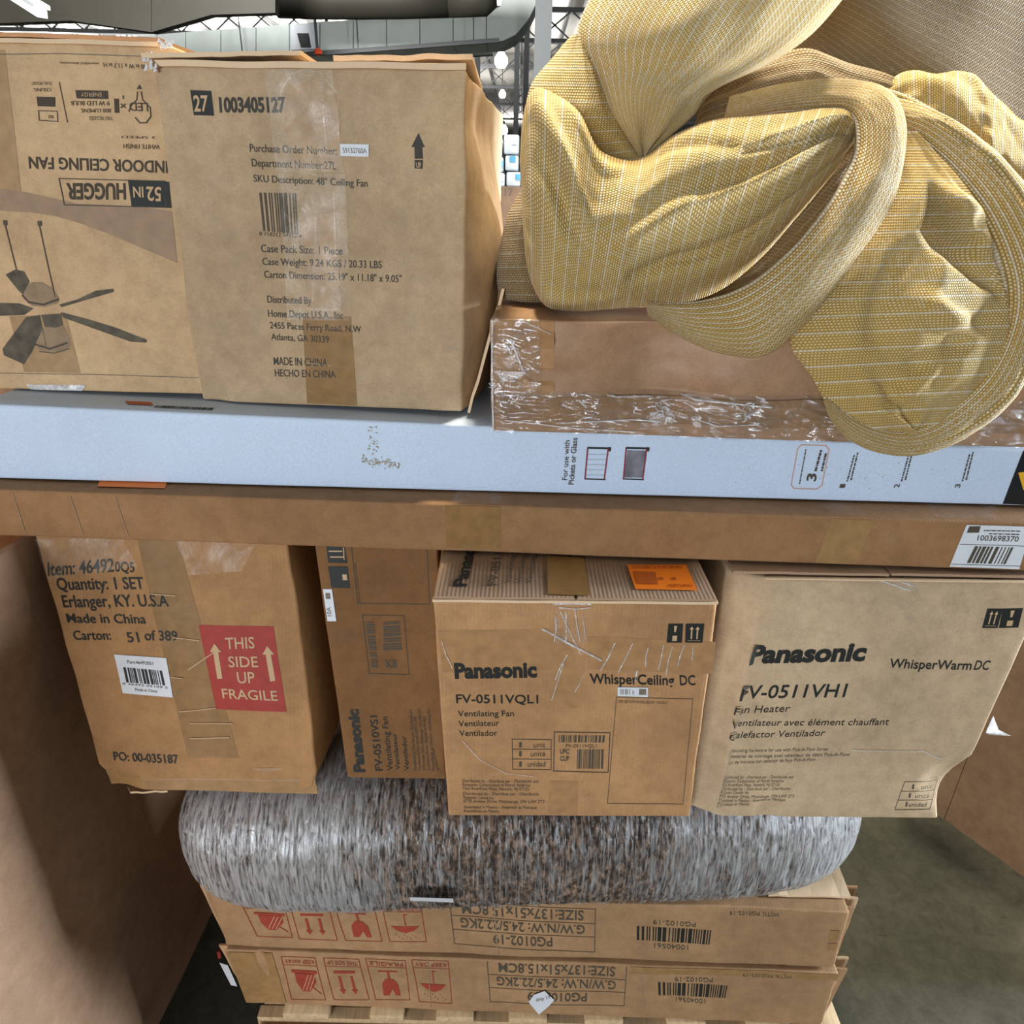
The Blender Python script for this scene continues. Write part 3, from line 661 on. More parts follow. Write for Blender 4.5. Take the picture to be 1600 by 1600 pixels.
def roll_surface(grow, amp, nu=260, nv=96, seed=0):
    vs = []; fs = []; uv = []
    x0, x1 = -.572, .648
    for i in range(nu+1):
        t = i/nu*2-1; t = math.copysign(1-(1-abs(t))**1.35, t) if abs(t) < 1 else t
        e = max(0, 1-abs(t)**7)**.42
        if abs(t) > .9999: e = .02
        x = (x0+x1)/2+(x1-x0)/2*t*(1+grow); s = (t+1)/2
        dc = .958+.05*s; zc = .639
        for j in range(nv):
            th = 2*pi*j/nv; c, sn = cos(th), sin(th)
            ry = (.164-.014*s)*e; rz = .146*e
            py = math.copysign(abs(c)**.86, c)*ry; pz = math.copysign(abs(sn)**.80, sn)*rz
            k = amp*(noise.noise(V(x*60+sn*3, c*5, sn*5+seed))+.8*noise.noise(V(x*14, c*2, sn*2+seed)))
            f = 1+grow+k/.15
            yy = dc+py*f; zz = zc+pz*min(f, 1.0+grow)
            if zz < .60 and yy < .90: zz -= .017*min(1, (.90-yy)/.04)*(1-s)*e      # the slack film sags over the front edge
            vs.append(V(x, yy, zz)); uv.append(((x-x0), th*.155))
    for i in range(nu):
        for j in range(nv):
            a, b = i*nv+j, i*nv+(j+1) % nv; fs.append([a, b, b+nv, a+nv])
    fs.append(list(range(nv))[::-1]); fs.append([nu*nv+j for j in range(nv)])
    return vs, fs, uv
rr = tag(empty('wrapped_roll', (.04, .98, .487)), 'long brown rug roll in cloudy stretch film between the top cartons and the long cartons', 'rug roll')
v, f, uv = roll_surface(0, .0015, seed=5); mesh('rolled_rug', v, f, roll_mat(), rr, uv)
v, f, uv = roll_surface(.022, .0022, 420, 120); mesh('stretch_film', v, f, roll_film_mat(), rr, uv)
m = Print(Surf(at_y(675, 1407, .812), (0, -1, -.6)), 0).quad((640, 1402), (708, 1404), (709, 1412), (642, 1411)); m.build('paper_label', M['paper'], rr)

# ================================================================== MIDDLE ROW
# -------- carton with the red square
lc = Carton('shipping_carton', 'battered brown carton with a red square marked THIS SIDE UP FRAGILE', ((52, 828), (449, 842), (500, 1241), (165, 1233)), zb=.7885, depth=.28, mat='card_left', seed=4, fit=1.195, amp=.004, lean=(.0, 0, 0))
lc.front.crease(165, 1203, 500, 1200, .008, -.005); lc.front.dent(180, 1235, .05, -.018); lc.front.dent(490, 1180, .05, .004)
lc.front.crease(437, 860, 484, 1190, .01, -.004)
def lcw(P, u, v, w):
    # crushed, rounded lower corners
    for uc in (0, 1):
        r = math.hypot((u-uc)/.10, v/.085)
        if r < 1: P = P+V(0, 0, .016*(1-r)**.8)+lc.ux*(.010*(1-r) if uc == 0 else -.012*(1-r))
    return P
lc.body(side_bulge=.022, warp=lcw)
P1 = lc.P()
for s, a, b, t in (('Item: 46492', (76, 899), (178, 893), (75, 879)), ('Quantity: 1 SET', (92, 921), (226, 920), (88, 903)), ('Erlanger, KY. U.S.A', (101, 948), (265, 947), (97, 930)),
                   ('Made in China', (107, 972), (229, 974), (104, 958)), ('Carton:', (117, 999), (175, 999), (114, 985)), ('of 389', (227, 1000), (278, 1001), (225, 985))): P1.text(s, a, b, t, .014)
P1.text('PO: 00-035187', (178, 1188), (279, 1193), (176, 1175), .014); P1.text('0Q5', (180, 893), (210, 894), (179, 878), .01)
P1.build('printed_lettering', M['ink'], lc.root)
p = lc.P(); p.text('51', (201, 1003), (219, 1003), (197, 988), .01); p.build('handwritten_number', M['ink'], lc.root)
rs_ = lc.P(.0006).quad((311, 976), (427, 979), (448, 1112), (338, 1108)).build('red_square', M['red_ink'], lc.root)
p = lc.P(.0012)
for s, a, b, t in (('THIS', (354, 1013), (399, 1012), (352, 996)), ('SIDE', (359, 1041), (405, 1041), (357, 1025)), ('UP', (373, 1066), (400, 1066), (371, 1049)), ('FRAGILE', (349, 1090), (435, 1094), (347, 1075))): p.text(s, a, b, t, .01)
for x in (0, 82):
    y = 0 if not x else 4
    p.poly([(329+x, 1018+y), (336+x, 1005+y), (347+x, 1018+y)]); p.poly([(334+x, 1018+y), (342+x, 1018+y), (349+x, 1059+y), (341+x, 1060+y)])
p.build('reversed_lettering', M['card_print'], rs_)
pl_ = lc.P(.0014).quad((179, 1022), (260, 1028), (270, 1090), (192, 1083)).build('paper_label', M['paper'], lc.root)
lc.P(.002).bars((193, 1042), (253, 1048), (258, 1071), (198, 1066), 48, 9).build('barcode', M['ink'], pl_)
p = lc.P(.002); p.text('Part:46492051', (200, 1036), (240, 1039), (199, 1031)); p.text('Made in China', (212, 1079), (246, 1082), (211, 1075)); p.text('8 46492 05109 2', (192, 1069), (262, 1076), (192, 1066)); p.build('label_lettering', M['ink_grey'], pl_)
lc.tape(((213, 840), (277, 840), (373, 1184), (293, 1184)), 'tape', off=.0004)
lc.P(.0016).quad((275, 842), (400, 850), (378, 892), (295, 898)).build('clear_tape', M['film_tape'], lc.root)
lc.P(.0016).quad((56, 842), (190, 840), (215, 885), (75, 905)).build('clear_tape', M['film_tape'], lc.root)
lc.tape(((162, 1206), (490, 1200), (497, 1240), (166, 1232)), 'tape_light', off=.0005)
p = lc.P(.0022)
for a, b in (((238, 928), (275, 930)), ((295, 1046), (342, 1014)), ((280, 1112), (337, 1106)), ((297, 1130), (362, 1130)), ((298, 1154), (358, 1152)), ((272, 996), (312, 1000)), ((268, 1058), (285, 1060))): p.line([a, b], .0016)
p.build('tape_wrinkle', M['card_print'], lc.root)
c = at_y(205, 1236, lc.c[3].y); slab('torn_corner', at_y(204, 1240, .868), at_y(262, 1238, .868), at_y(262, 1232, .90), at_y(200, 1232, .90), .004, 'card_edge', lc.root, (0, 0, 1), 6, 2, .003)
# -------- tall ventilating fan carton (VS1)
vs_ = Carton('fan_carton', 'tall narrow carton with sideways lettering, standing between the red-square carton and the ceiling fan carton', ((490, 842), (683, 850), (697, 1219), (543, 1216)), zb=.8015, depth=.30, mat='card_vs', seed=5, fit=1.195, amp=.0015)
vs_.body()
p = vs_.P()
def side(p, s, bl, br, tl, b=.0): p.text(s, bl, br, tl, b)
side(p, 'Panasonic', (570, 1206), (559, 1108), (554, 1206), .045); side(p, 'FV-0510VS1', (598, 1204), (589, 1118), (587, 1204), .012)
side(p, 'Ventilating Fan', (614, 1204), (605, 1120), (605, 1204)); side(p, 'Ventilateur', (625, 1203), (619, 1146), (618, 1203)); side(p, 'Ventilador', (639, 1204), (634, 1150), (632, 1204))
p.build('printed_lettering', M['ink'], vs_.root)
p = vs_.P(); SM = ['Distributed by / Distribue par / Distribuido por', 'Two Riverfront Plaza, Newark, NJ 07102-5490', '5770 Ambler Drive, Mississauga, ON L4W 2T3', 'Assembled in Mexico / Assemble au Mexique', 'Ensamblado en Mexico, ventilating fan', 'Specifications inside']
for i, x in enumerate((650, 657, 664, 671, 678, 685)): side(p, SM[i], (x+1, 1204), (x-7, 1108+12*(i % 2)+(i == 5)*50), (x-3.5, 1204))
side(p, 'For use with models in series', (563, 940), (556, 880), (560, 940))
p.line([(549, 855), (559, 943), (671, 944), (667, 856)], .0011); p.line([(566, 961), (631, 962), (639, 1054), (577, 1052)], .0011, True); p.text('KB', (604, 1043), (621, 1043), (602, 1031), .02)
p.bars((599, 972), (599, 1016), (628, 1015), (624, 970), 30, 4); p.bars((571, 972), (581, 1043), (590, 1043), (584, 971), 40, 6)
p.build('printed_panel', M['ink_grey'], vs_.root)
p = vs_.P(); p.quad((510, 852), (538, 853), (543, 880), (513, 879)); p.quad((513, 885), (543, 885), (547, 919), (518, 918)); p.build('handling_symbol', M['ink'], vs_.root)
p = vs_.P(.0014); p.line([(515, 861), (534, 861)], .002); p.line([(517, 870), (536, 870)], .002); p.line([(537, 856), (538, 873)], .0016); p.quad((535, 897), (542, 897), (543, 906), (536, 906)); p.build('symbol_cutout', M['card_print'], vs_.root)
pl_ = vs_.P(.0014).quad((505, 920), (519, 920), (526, 970), (512, 970)).build('paper_label', M['paper'], vs_.root)
p = vs_.P(.002); p.quad((509, 926), (516, 926), (517, 935), (510, 935)); p.text('10A', (519, 962), (517, 948), (512, 962)); p.build('label_lettering', M['ink_half'], pl_)
# -------- ceiling fan carton (VQL1)
vq = Carton('fan_carton', 'square carton lettered WhisperCeiling DC with an orange sticker on its top', ((676, 940), (1122, 938), (1078, 1277), (701, 1276)), zb=.8025, depth=.37, mat='card_vql', seed=6, fit=1.190, amp=.0018)
vq.front.crease(690, 990, 1110, 985, .006, -.0012)
vq.body(side_bulge=.004)
c = vq.c; g = V(0, 0, .0012)
tlp, trp = c[0], c[1]
for k, (u0, u1) in enumerate(((0.005, .495), (.505, .995))):
    a = tlp.lerp(trp, u0)+V(0, -.001, .002); b = tlp.lerp(trp, u1)+V(0, -.001, .002)
    slab('top_flap', a, b, b+V(0, .37, 0), a+V(0, .37, 0), .0035, 'card_top_shaded', vq.root, (0, 0, 1), 10, 8, .0006, seed=k)
slab('front_flap_edge', tlp+V(0, -.003, -.002), trp+V(0, -.003, -.002), trp+V(0, .004, -.002), tlp+V(0, .004, -.002), .0035, 'card_edge', vq.root, (0, 0, 1), 10, 1, .0005)
TS = Surf((0, 0, 1.1962), (0, 0, 1))
def top_(off=.0006): return Print(TS, off)
p = top_(); p.text('Panasonic', (728, 917), (748, 835), (708, 916), .04); p.build('top_lettering', M['ink'], vq.root)
p = top_(); p.text('FV-0511VQL1', (776, 915), (792, 830), (761, 915), .01)
for x in (797, 814, 830): p.text('Ventilating', (x, 912), (x+8, 868), (x-9, 912))
p.build('top_lettering', M['ink_grey'], vq.root)
top_(.0005).quad((855, 868), (912, 872), (922, 931), (856, 929)).build('tape_strip', M['tape'], vq.root)
os_ = top_(.0006).quad((980, 883), (1072, 883), (1090, 923), (993, 921)).build('orange_sticker', M['orange'], vq.root)
p = top_(.0012); p.quad((990, 893), (1024, 895), (1028, 914), (996, 913)); p.text('SCAN HERE TO START RETURN', (988, 889), (1066, 889), (987, 885), .02); p.text('RETURN', (1046, 918), (1082, 918), (1045, 914), .02)
for x in (1030, 1050): p.quad((x, 903), (x+6, 903), (x+7, 907), (x+1, 907))
p.build('sticker_lettering', M['orange_dim'], os_)
p = vq.P(); p.text('Panasonic', (711, 1059), (839, 1057), (709, 1037), .045); p.text('FV-0511VQL1', (713, 1098), (841, 1099), (712, 1085), .012)
p.text('Ventilating Fan', (716, 1119), (803, 1119), (715, 1110)); p.text('Ventilateur', (717, 1135), (780, 1134), (716, 1126)); p.text('Ventilador', (718, 1150), (777, 1150), (717, 1141)); p.text('WhisperCeiling', (922, 1068), (1053, 1069), (921, 1053), .018); p.text('DC', (1062, 1069), (1086, 1069), (1061, 1054), .012)
p.build('printed_lettering', M['ink'], vq.root)
p = vq.P(); p.line([(800, 1155), (861, 1156), (861, 1203), (801, 1202)], .001, True); p.line([(800, 1171), (861, 1171)], .001); p.line([(800, 1186), (861, 1187)], .001)
for y, s in ((1168, 'unit'), (1182, 'unité'), (1198, 'unidad')): p.text('1', (811, y), (815, y), (811, y-8)); p.text(s, (852-len(s)*4.6, y), (852, y), (852-len(s)*4.6, y-8))
p.line([(866, 1144), (953, 1145), (950, 1207), (865, 1205)], .0014, True)
p.bars((873, 1149), (945, 1149), (944, 1160), (873, 1160), 60, 3); p.bars((902, 1171), (943, 1171), (942, 1201), (901, 1201), 36, 8); p.text('UPC', (875, 1178), (889, 1178), (875, 1171), .02); p.text('CUP', (875, 1189), (889, 1189), (875, 1182), .02); p.text('FV-0511VQL1', (884, 1168), (932, 1168), (884, 1163))
p.line([(963, 1089), (1082, 1091), (1067, 1256), (949, 1255)], .0009, True); p.text('FOR USE WITH MODELS BELOW / MODELO', (966, 1098), (1042, 1099), (966, 1094))
for i, s in enumerate(('Distributed by - Distribué par - Distribuido por', 'Panasonic Corporation of North America', 'Two Riverfront Plaza, Newark, NJ 07102', 'Distributed by - Distribué par - Distribuido', 'Panasonic Canada Inc.', '5770 Ambler Drive, Mississauga, ON L4W 2T3', 'Assembled in Mexico - Assemblé au Mexique', 'Ensamblado en México')):
    y = 1222+i*6+(i > 2)*2+(i > 5)*3; p.text(s, (722+i*.4, y), ((842, 828, 826, 842, 772, 850, 838, 780)[i], y+1), (722+i*.4, y-4.5))
p.build('printed_panel', M['ink_grey'], vq.root)
def twin_symbols(c, quads):
    p = c.P(); cut = c.P(.0014)
    for k, (tl, tr, br, bl) in enumerate(quads):
        p.quad(tl, tr, br, bl)
        def q(u, v): return ((tl[0]*(1-u)+tr[0]*u)*(1-v)+(bl[0]*(1-u)+br[0]*u)*v, (tl[1]*(1-u)+tr[1]*u)*(1-v)+(bl[1]*(1-u)+br[1]*u)*v)
        if k == 1:
            for u in (.3, .62): cut.poly([q(u, .25), q(u+.08, .25), q(u+.08, .8), q(u, .8)]); cut.poly([q(u-.08, .3), q(u+.16, .3), q(u+.04, .12)])
            cut.line([q(.15, .88), q(.85, .88)], .0006)
        else: cut.poly([q(.4, .1), q(.6, .1), q(.55, .45), q(.45, .45)]); cut.poly([q(.35, .62), q(.65, .62), q(.65, .9), q(.35, .9)])
    p.build('handling_symbol', M['ink'], c.root); cut.build('symbol_cutout', M['card_print'], c.root)
twin_symbols(vq, [((1044, 974), (1067, 974), (1065, 1003), (1041, 1003)), ((1071, 974), (1100, 974), (1097, 1003), (1070, 1003))])
pl_ = vq.P(.0015).quad((965, 1073), (1012, 1073), (1012, 1088), (965, 1087)).build('paper_label', M['paper'], vq.root)
p = vq.P(.0021); p.bars((969, 1076), (984, 1076), (984, 1084), (969, 1084), 14, 2); p.quad((998, 1075), (1009, 1075), (1009, 1084), (998, 1084)); p.text('R', (988, 1084), (991, 1084), (988, 1078)); p.build('label_lettering', M['ink_half'], pl_)
M['tape_stain'] = tape_mat('tape_stain', (.40, .225, .105), .35)
vq.P(.0003).quad((859, 1040), (912, 1040), (905, 1107), (860, 1103)).build('tape_strip', M['tape_stain'], vq.root)
vq.P(.0003).quad((858, 1220), (903, 1221), (902, 1274), (856, 1270)).build('tape_strip', M['tape_stain'], vq.root)
vq.P(.0003).quad((918, 994), (1118, 1002), (1112, 1052), (920, 1046)).build('tape_strip', M['tape_stain'], vq.root)
vq.P(.0003).quad((684, 985), (880, 983), (905, 1052), (692, 1050)).build('tape_strip', M['tape_stain'], vq.root)
vq.P(.0018).quad((862, 938), (925, 938), (914, 1005), (868, 1005)).build('clear_tape', M['film_tape'], vq.root)
p = vq.P(.0026)
rd = random.Random(11)
for a, b, w in (((848, 982), (938, 1030), .0030), ((938, 1046), (960, 1004), .0016), ((966, 1048), (988, 1004), .0016), ((1008, 1040), (1012, 1010), .0016), ((1028, 1044), (1036, 1006), .0014), ((1040, 1052), (1050, 1008), .0014), ((1058, 1038), (1068, 1006), .0014), ((1080, 1030), (1082, 1006), .001),
                ((868, 962), (866, 1000), .0014), ((884, 955), (884, 1004), .0014), ((898, 950), (906, 1000), .0014), ((910, 960), (914, 996), .001), ((876, 955), (908, 1022), .0012), ((868, 1060), (886, 1022), .0016), ((898, 1080), (912, 1054), .0010), ((880, 1036), (862, 1092), .0012), ((992, 1062), (995, 1046), .0014), ((866, 942), (922, 942), .0034), ((874, 948), (922, 948), .0016)):
    p.line([a, ((a[0]+b[0])/2+rd.uniform(-2, 2), (a[1]+b[1])/2+rd.uniform(-2, 2)), b], w)
p.line([(722, 1156), (750, 1186), (790, 1207), (832, 1212)], .0009); p.line([(690, 1000), (697, 1022), (707, 1042)], .0009)
p.build('tape_wrinkle', M['film_white'], vq.root)
# -------- fan heater carton (VH1)
vh = Carton('heater_carton', 'scuffed carton lettered WhisperWarm DC leaning out at the right end of the row', ((1146, 907), (1643, 905), (1475, 1280), (1082, 1276)), zb=.8015, depth=.37, mat='card_vh', seed=7, fit=1.188, amp=.003)
vh.front.crease(1195, 912, 1116, 1274, .012, .009); vh.front.dent(1500, 1225, .06, -.012); vh.front.crease(1330, 1170, 1440, 1172, .006, .003); vh.front.dent(1200, 1265, .03, -.006)
def vhw(P, u, v, w):
    # the lower right corner is crushed in; the left edge is folded back
    k = max(0, 1-((u-1)/.25)**2)*max(0, 1-((v-.12)/.16)**2); P = P-vh.ux*.020*k
    if u < .115 and w == 0: P = P-vh.n*.030*(1-u/.115)
    return P
vh.body(warp=vhw)
c = vh.c
for k, (u0, u1) in enumerate(((.0, .49), (.50, 1.0))):
    a = c[0].lerp(c[1], u0)+V(0, .006, .0035); b = c[0].lerp(c[1], u1)+V(0, .004, .0035)
    slab('top_flap', a, b, b+V(0, .36, 0), a+V(0, .36, 0), .004, 'card_top_shaded', vh.root, (0, 0, 1), 12, 8, .0008, seed=k+4)
slab('front_flap_edge', c[0]+V(.045, -.002, -.001), c[1]+V(0, -.002, -.001), c[1]+V(0, .003, -.001), c[0]+V(.045, .003, -.001), .002, 'card_edge', vh.root, (0, 0, 1), 14, 1, .0004)
p = vh.P(); p.text('Panasonic', (1167, 1035), (1350, 1031), (1174, 1009), .045); p.text('FV-0511VH1', (1153, 1092), (1319, 1088), (1158, 1072), .012)
p.text('Fan Heater', (1145, 1115), (1233, 1112), (1148, 1104)); p.text('Ventilateur avec élément chauffant', (1140, 1135), (1387, 1132), (1143, 1125)); p.text('Calefactor Ventilador', (1137, 1154), (1288, 1150), (1140, 1144))
p.text('WhisperWarm', (1388, 1043), (1516, 1046), (1391, 1029), .012); p.text('DC', (1520, 1046), (1543, 1046), (1525, 1032), .01); p.build('printed_lettering', M['ink'], vh.root)
p = vh.P()
for i, (s, e) in enumerate((('*Mounting hardware for use with Pick-A-Flow Series', 1293), ('*Matériel de montage avec sélecteur de débit Pick-A-Flow', 1327), ('*Kit de montaje con selector de flujo Pick-A-Flow', 1274))): p.text(s, (1137-i*1.5, 1176+i*9), (e, 1173+i*8), (1138-i*1.5, 1171+i*9))
for i, s in enumerate(('Distributed by - Distribué par - Distribuido por', 'Panasonic Corporation of North America', 'Two Riverfront Plaza, Newark, NJ 07102', 'Distributed by - Distribué par - Distribuido', 'Panasonic Canada Inc.', '5770 Ambler Drive, Mississauga, ON L4W 2T3', 'Assembled in Mexico - Assemblé au Mexique', 'Ensamblado en México')):
    y = 1217+i*6; p.text(s, (1128-i*1.4, y), ((1240, 1224, 1218, 1234, 1170, 1240, 1226, 1170)[i], y-1), (1129-i*1.4, y-4.5))
p.line([(1413, 1221), (1467, 1220), (1452, 1264), (1398, 1265)], .001, True); p.line([(1408, 1236), (1462, 1235)], .001); p.line([(1403, 1250), (1457, 1249)], .001)
for k, s in enumerate(('unit', 'unité', 'unidad')): y = 1232+k*14; x = 1458-k*5; p.text('1', (1424-k*5, y), (1427-k*5, y), (1425-k*5, y-7)); p.text(s, (x-len(s)*4.5-2, y), (x-2, y), (x-len(s)*4.5, y-7))
p.build('printed_panel', M['ink_grey'], vh.root)
twin_symbols(vh, [((1567+0, 951), (1598, 950), (1590, 980), (1560, 981)), ((1543, 951), (1567, 951), (1558, 981), (1534, 981))])
vh.P(.0015).quad((1350, 896), (1428, 903), (1428, 925), (1395, 918)).build('clear_tape', M['film_tape'], vh.root)
p = vh.P(.002); p.line([(1330, 1171), (1400, 1172), (1440, 1172), (1470, 1185)], .0012); p.line([(1370, 905), (1420, 922)], .002); p.line([(1392, 903), (1425, 915)], .002); p.line([(1445, 1200), (1450, 1216)], .001); p.build('tape_wrinkle', M['film_white'], vh.root)
# loose tail of film on the right side of the heater carton
vsz = [at_y(1540, 1145, .86), at_y(1552, 1118, .90), at_y(1560, 1140, .93), at_y(1580, 1150, .97), at_y(1545, 1148, .90)]
mesh('film_tail', vsz, [(0, 1, 2), (0, 2, 3), (0, 3, 4)], M['film_white'], vh.root)

# ================================================================== THE LONG BROWN CARTON
bz = 1.2005
lb = Carton('flat_long_carton', 'long flat brown carton lying across the whole row under the white carton', ((-40, 763), (1660, 820), (1660, 895), (-40, 836)), zb=bz, depth=.90, mat='card_brown', seed=21, top_z=1.277, amp=.0016, cell=.016)  # unseen back part lengthened to block overhead lamp light from the space below
lb.front.crease(978, 795, 972, 862, .006, -.003); lb.front.dent(978, 797, .02, -.006)
lb.body()
lb.tape(((695, 786), (782, 789), (783, 859), (697, 856)), 'tape'); lb.tape(((1300, 811), (1366, 813), (1337, 882), (1274, 879)), 'tape_light')
LT = Surf((0, 0, 1.2775), (0, 0, 1), .0)
Print(LT, .0012).quad((720, 760), (786, 762), (784, 788), (704, 785)).build('clear_tape', M['film_tape'], lb.root)
Print(LT, .0012).quad((1275, 780), (1330, 783), (1355, 806), (1298, 803)).build('clear_tape', M['film_tape'], lb.root)
Print(LT, .0012).quad((1438, 786), (1560, 790), (1556, 812), (1462, 808)).build('clear_tape', M['film_tape'], lb.root)
Print(LT, .0012).quad((157, 748), (262, 752), (258, 764), (153, 761)).build('orange_sticker', M['orange'], lb.root)
sl_ = lb.P(.0012).quad((1510, 820), (1612, 823), (1592, 889), (1483, 885)).build('shipping_label', M['paper'], lb.root)
p = lb.P(.0018); p.quad((1514, 822), (1532, 822), (1529, 832), (1510, 832)); p.text('1003698370', (1526, 844), (1590, 846), (1528, 836), .01); p.bars((1523, 853), (1583, 855), (1570, 881), (1510, 879), 34, 12)
p.line([(1500, 850), (1606, 853)], .0008); p.line([(1486, 881), (1594, 884)], .0008); p.dashes((1537, 828), (1596, 829), .0016, 4).dashes((1545, 833), (1592, 834), .0016, 5); p.build('label_lettering', M['ink_grey'], sl_)
for u in ((20, 772), (110, 775), (180, 776)): lb.P(.0008).line([(u[0], u[1]), (u[0]+20, u[1]+60)], .0012).build('crease_line', M['ink_brown'], lb.root)

# ================================================================== THE LONG WHITE CARTON
wc = Carton('white_long_carton', 'long white carton with railing drawings, lying on the brown one', ((-40, 634), (1740, 710), (1690, 793), (-40, 747)), zb=1.2795, depth=.85, mat='card_white', seed=22, top_z=(1.3965, 1.364), amp=.0012, cell=.016)  # hidden depth also extended, keeping lamp light off the bin wall and floor
wc.front.crease(10, 652, 55, 672, .010, .004)
wc.body()
wc.P().quad((1598, 704), (1735, 709), (1688, 792), (1566, 787)).build('printed_end', M['black_gloss'], wc.root)
wc.P(.0014).poly([(1590, 738), (1640, 733), (1625, 765), (1598, 765)]).build('orange_triangle', plain('amber', (.75, .42, .03), .5), wc.root)
p = wc.P(); p.text('For use with', (886, 750), (890, 688), (878, 750), .01); p.text('Pickets or Glass', (896, 757), (902, 684), (888, 757), .02); p.build('printed_lettering', M['ink_grey'], wc.root)
pd = wc.P(); pr = wc.P(.001); pg = wc.P(.0007)
for x in (0, 60):
    pd.quad((918+x, 698), (955+x, 699), (954+x, 702), (917+x, 701)); pd.quad((913+x, 747), (946+x, 748), (946+x, 750), (913+x, 749)); pd.quad((951+x, 698), (955+x, 699), (954+x, 705), (950+x, 705))
    pr.line([(918+x, 702), (914+x, 747)], .0022); pr.line([(950+x, 702), (944+x, 748)], .0022)
for i in range(5): pg.line([(919-i*.6, 710+i*8), (949-i*.8, 710+i*8)], .0008)
pd.build('railing_drawing', M['ink'], wc.root); pr.build('railing_posts', M['dark_red'], wc.root); pg.build('railing_pickets', plain('pale_grey', (.36, .38, .42), .5), wc.root)
wc.P(.0006).quad((980, 703), (1010, 704), (1005, 746), (975, 746)).build('glass_panel_drawing', plain('glass_grey', (.20, .20, .24), .3, 0, .5, 40), wc.root)
p = wc.P(); pts = [(1252, 695), (1290, 696), (1295, 702), (1284, 758), (1276, 764), (1240, 763), (1236, 757), (1246, 701)]; p.line(pts, .0016, True); p.build('warranty_frame', plain('salmon', (.55, .33, .25), .5), wc.root)
p = wc.P(); p.text('3', (1274, 752), (1276, 740), (1260, 751), .03); p.dashes((1272, 736), (1281, 703), .0035, 2).dashes((1282, 736), (1289, 706), .0032, 3).dashes((1248, 756), (1258, 702), .0018, 4)
for i, x in enumerate((1320, 1405, 1500)):
    p.text('123'[i], (x-1, 762), (x+1, 756), (x-9, 762), .02); p.dashes((x+2, 752), (x+14, 708), .0022, x).dashes((x+8, 750), (x+19, 706), .0022, x+1)
p.build('printed_lettering', M['ink_grey'], wc.root)
# stain of dried dirt on its front
p = wc.P(.0005); rd = random.Random(5)
for i in range(150):
    if i < 110: x = 566+rd.random()*58; y = 718+(x-566)*.16+rd.gauss(0, 3.5)
    else: x = 575+rd.random()*16; y = 665+rd.random()*50
    r = rd.uniform(.6, 2.0); p.poly([(x-r, y), (x, y-r*.7), (x+r*1.2, y+r*.2), (x, y+r)])
for i in range(60):
    x = 1350+rd.gauss(0, 90); y = 742+rd.gauss(0, 14); r = rd.uniform(.4, 1.3)
    if y < 775: p.poly([(x-r, y), (x, y-r*.7), (x+r*1.2, y+r*.2), (x, y+r)])
p.build('dirt_stain', M['stain'], wc.root)
WT = Surf((-.8, 1, 1.3972), (.0195, 0, 1), 0)
Print(WT, .0008).quad((195, 627), (236, 629), (240, 634), (200, 632)).build('orange_print', M['orange_dim'], wc.root)
Print(WT, .0008).dashes((245, 634), (335, 638), .010, 8).build('top_lettering', M['ink'], wc.root)

# ================================================================== THE CLEAR-TAPED CARTON ON THE RIGHT
sc = Carton('taped_carton', 'flat brown carton under the gold fabric, taped all over with glossy clear film', ((766, 495), (1700, 521), (1690, 703), (768, 674)), zb=1.3875, depth=.45, mat='card_shrink', seed=23, top_z=1.540, amp=.003, cell=.014)
sc.front.crease(820, 588, 900, 590, .007, -.009); sc.front.crease(900, 590, 925, 612, .007, -.009); sc.front.crease(925, 613, 1620, 625, .008, -.010); sc.front.crease(800, 525, 1300, 545, .012, .008); sc.front.crease(780, 518, 1300, 530, .010, -.006)
sc.front.dent(1020, 560, .10, -.022); sc.front.dent(1180, 590, .09, .014); sc.front.dent(880, 520, .05, .005)
sc.body()
sc.P(.0006).quad((768, 500), (866, 502), (866, 617), (770, 615)).build('tape_strip', M['tape_stain'], sc.root)
M['tape_gloss'] = tape_mat('tape_gloss', (.29, .17, .09), .2)
sc.P(.0006).quad((770, 618), (1690, 630), (1690, 680), (770, 655)).build('tape_strip', M['tape_gloss'], sc.root)
# wrinkled clear film over the front
def film_sheet(c, tl, tr, br, bl, nx, ny, amp, name, mat, off=.003, seed=0):
    a, b, cc, d = [c.front.hit(*p) for p in (tl, tr, br, bl)]; vs = []; fs = []
    for j in range(ny+1):
        for i in range(nx+1):
            u = i/nx; v = j/ny; P = (a*(1-u)+b*u)*(1-v)+(d*(1-u)+cc*u)*v
            q = V(P.x*22, P.z*60, seed); h = abs(noise.noise(q))*1.0+.6*noise.noise(q*2.7+V(P.z*40, 0, 0))
            vs.append(c.front.lay(P, off+amp*max(0, h)))
    for j in range(ny):
        for i in range(nx):
            k = j*(nx+1)+i; fs.append([k, k+nx+1, k+nx+2, k+1])
    return mesh(name, vs, fs, M[mat], c.root)
M['film_clear'] = film_mat('film_clear', .08, .35, scale=22, rough=.10, dist=.006, diffuse=.12)
film_sheet(sc, (767, 610), (1640, 624), (1640, 700), (768, 673), 320, 40, .010, 'clear_film', 'film_clear')
film_sheet(sc, (767, 496), (842, 498), (846, 620), (768, 618), 40, 50, .008, 'clear_film', 'film_clear', seed=3)
p = sc.P(.006); rd = random.Random(21)
def crumple(x, y, r, n):
    for i in range(n):
        a = rd.uniform(0, 2*pi); x0 = x+rd.gauss(0, r*.5); y0 = y+rd.gauss(0, r*.6); l = rd.uniform(.3, 1)*r
        p.line([(x0, y0), (x0+l*cos(a)*.6, y0+l*sin(a)*.5), (x0+l*cos(a+.5), y0+l*sin(a+.5)*.8)], rd.uniform(.0006, .0018))
for x, y, r, n in ((1035, 640, 13, 16), (1158, 645, 14, 18), (912, 628, 8, 6), (785, 600, 12, 10), (806, 545, 6, 4)): crumple(x, y, r, n)
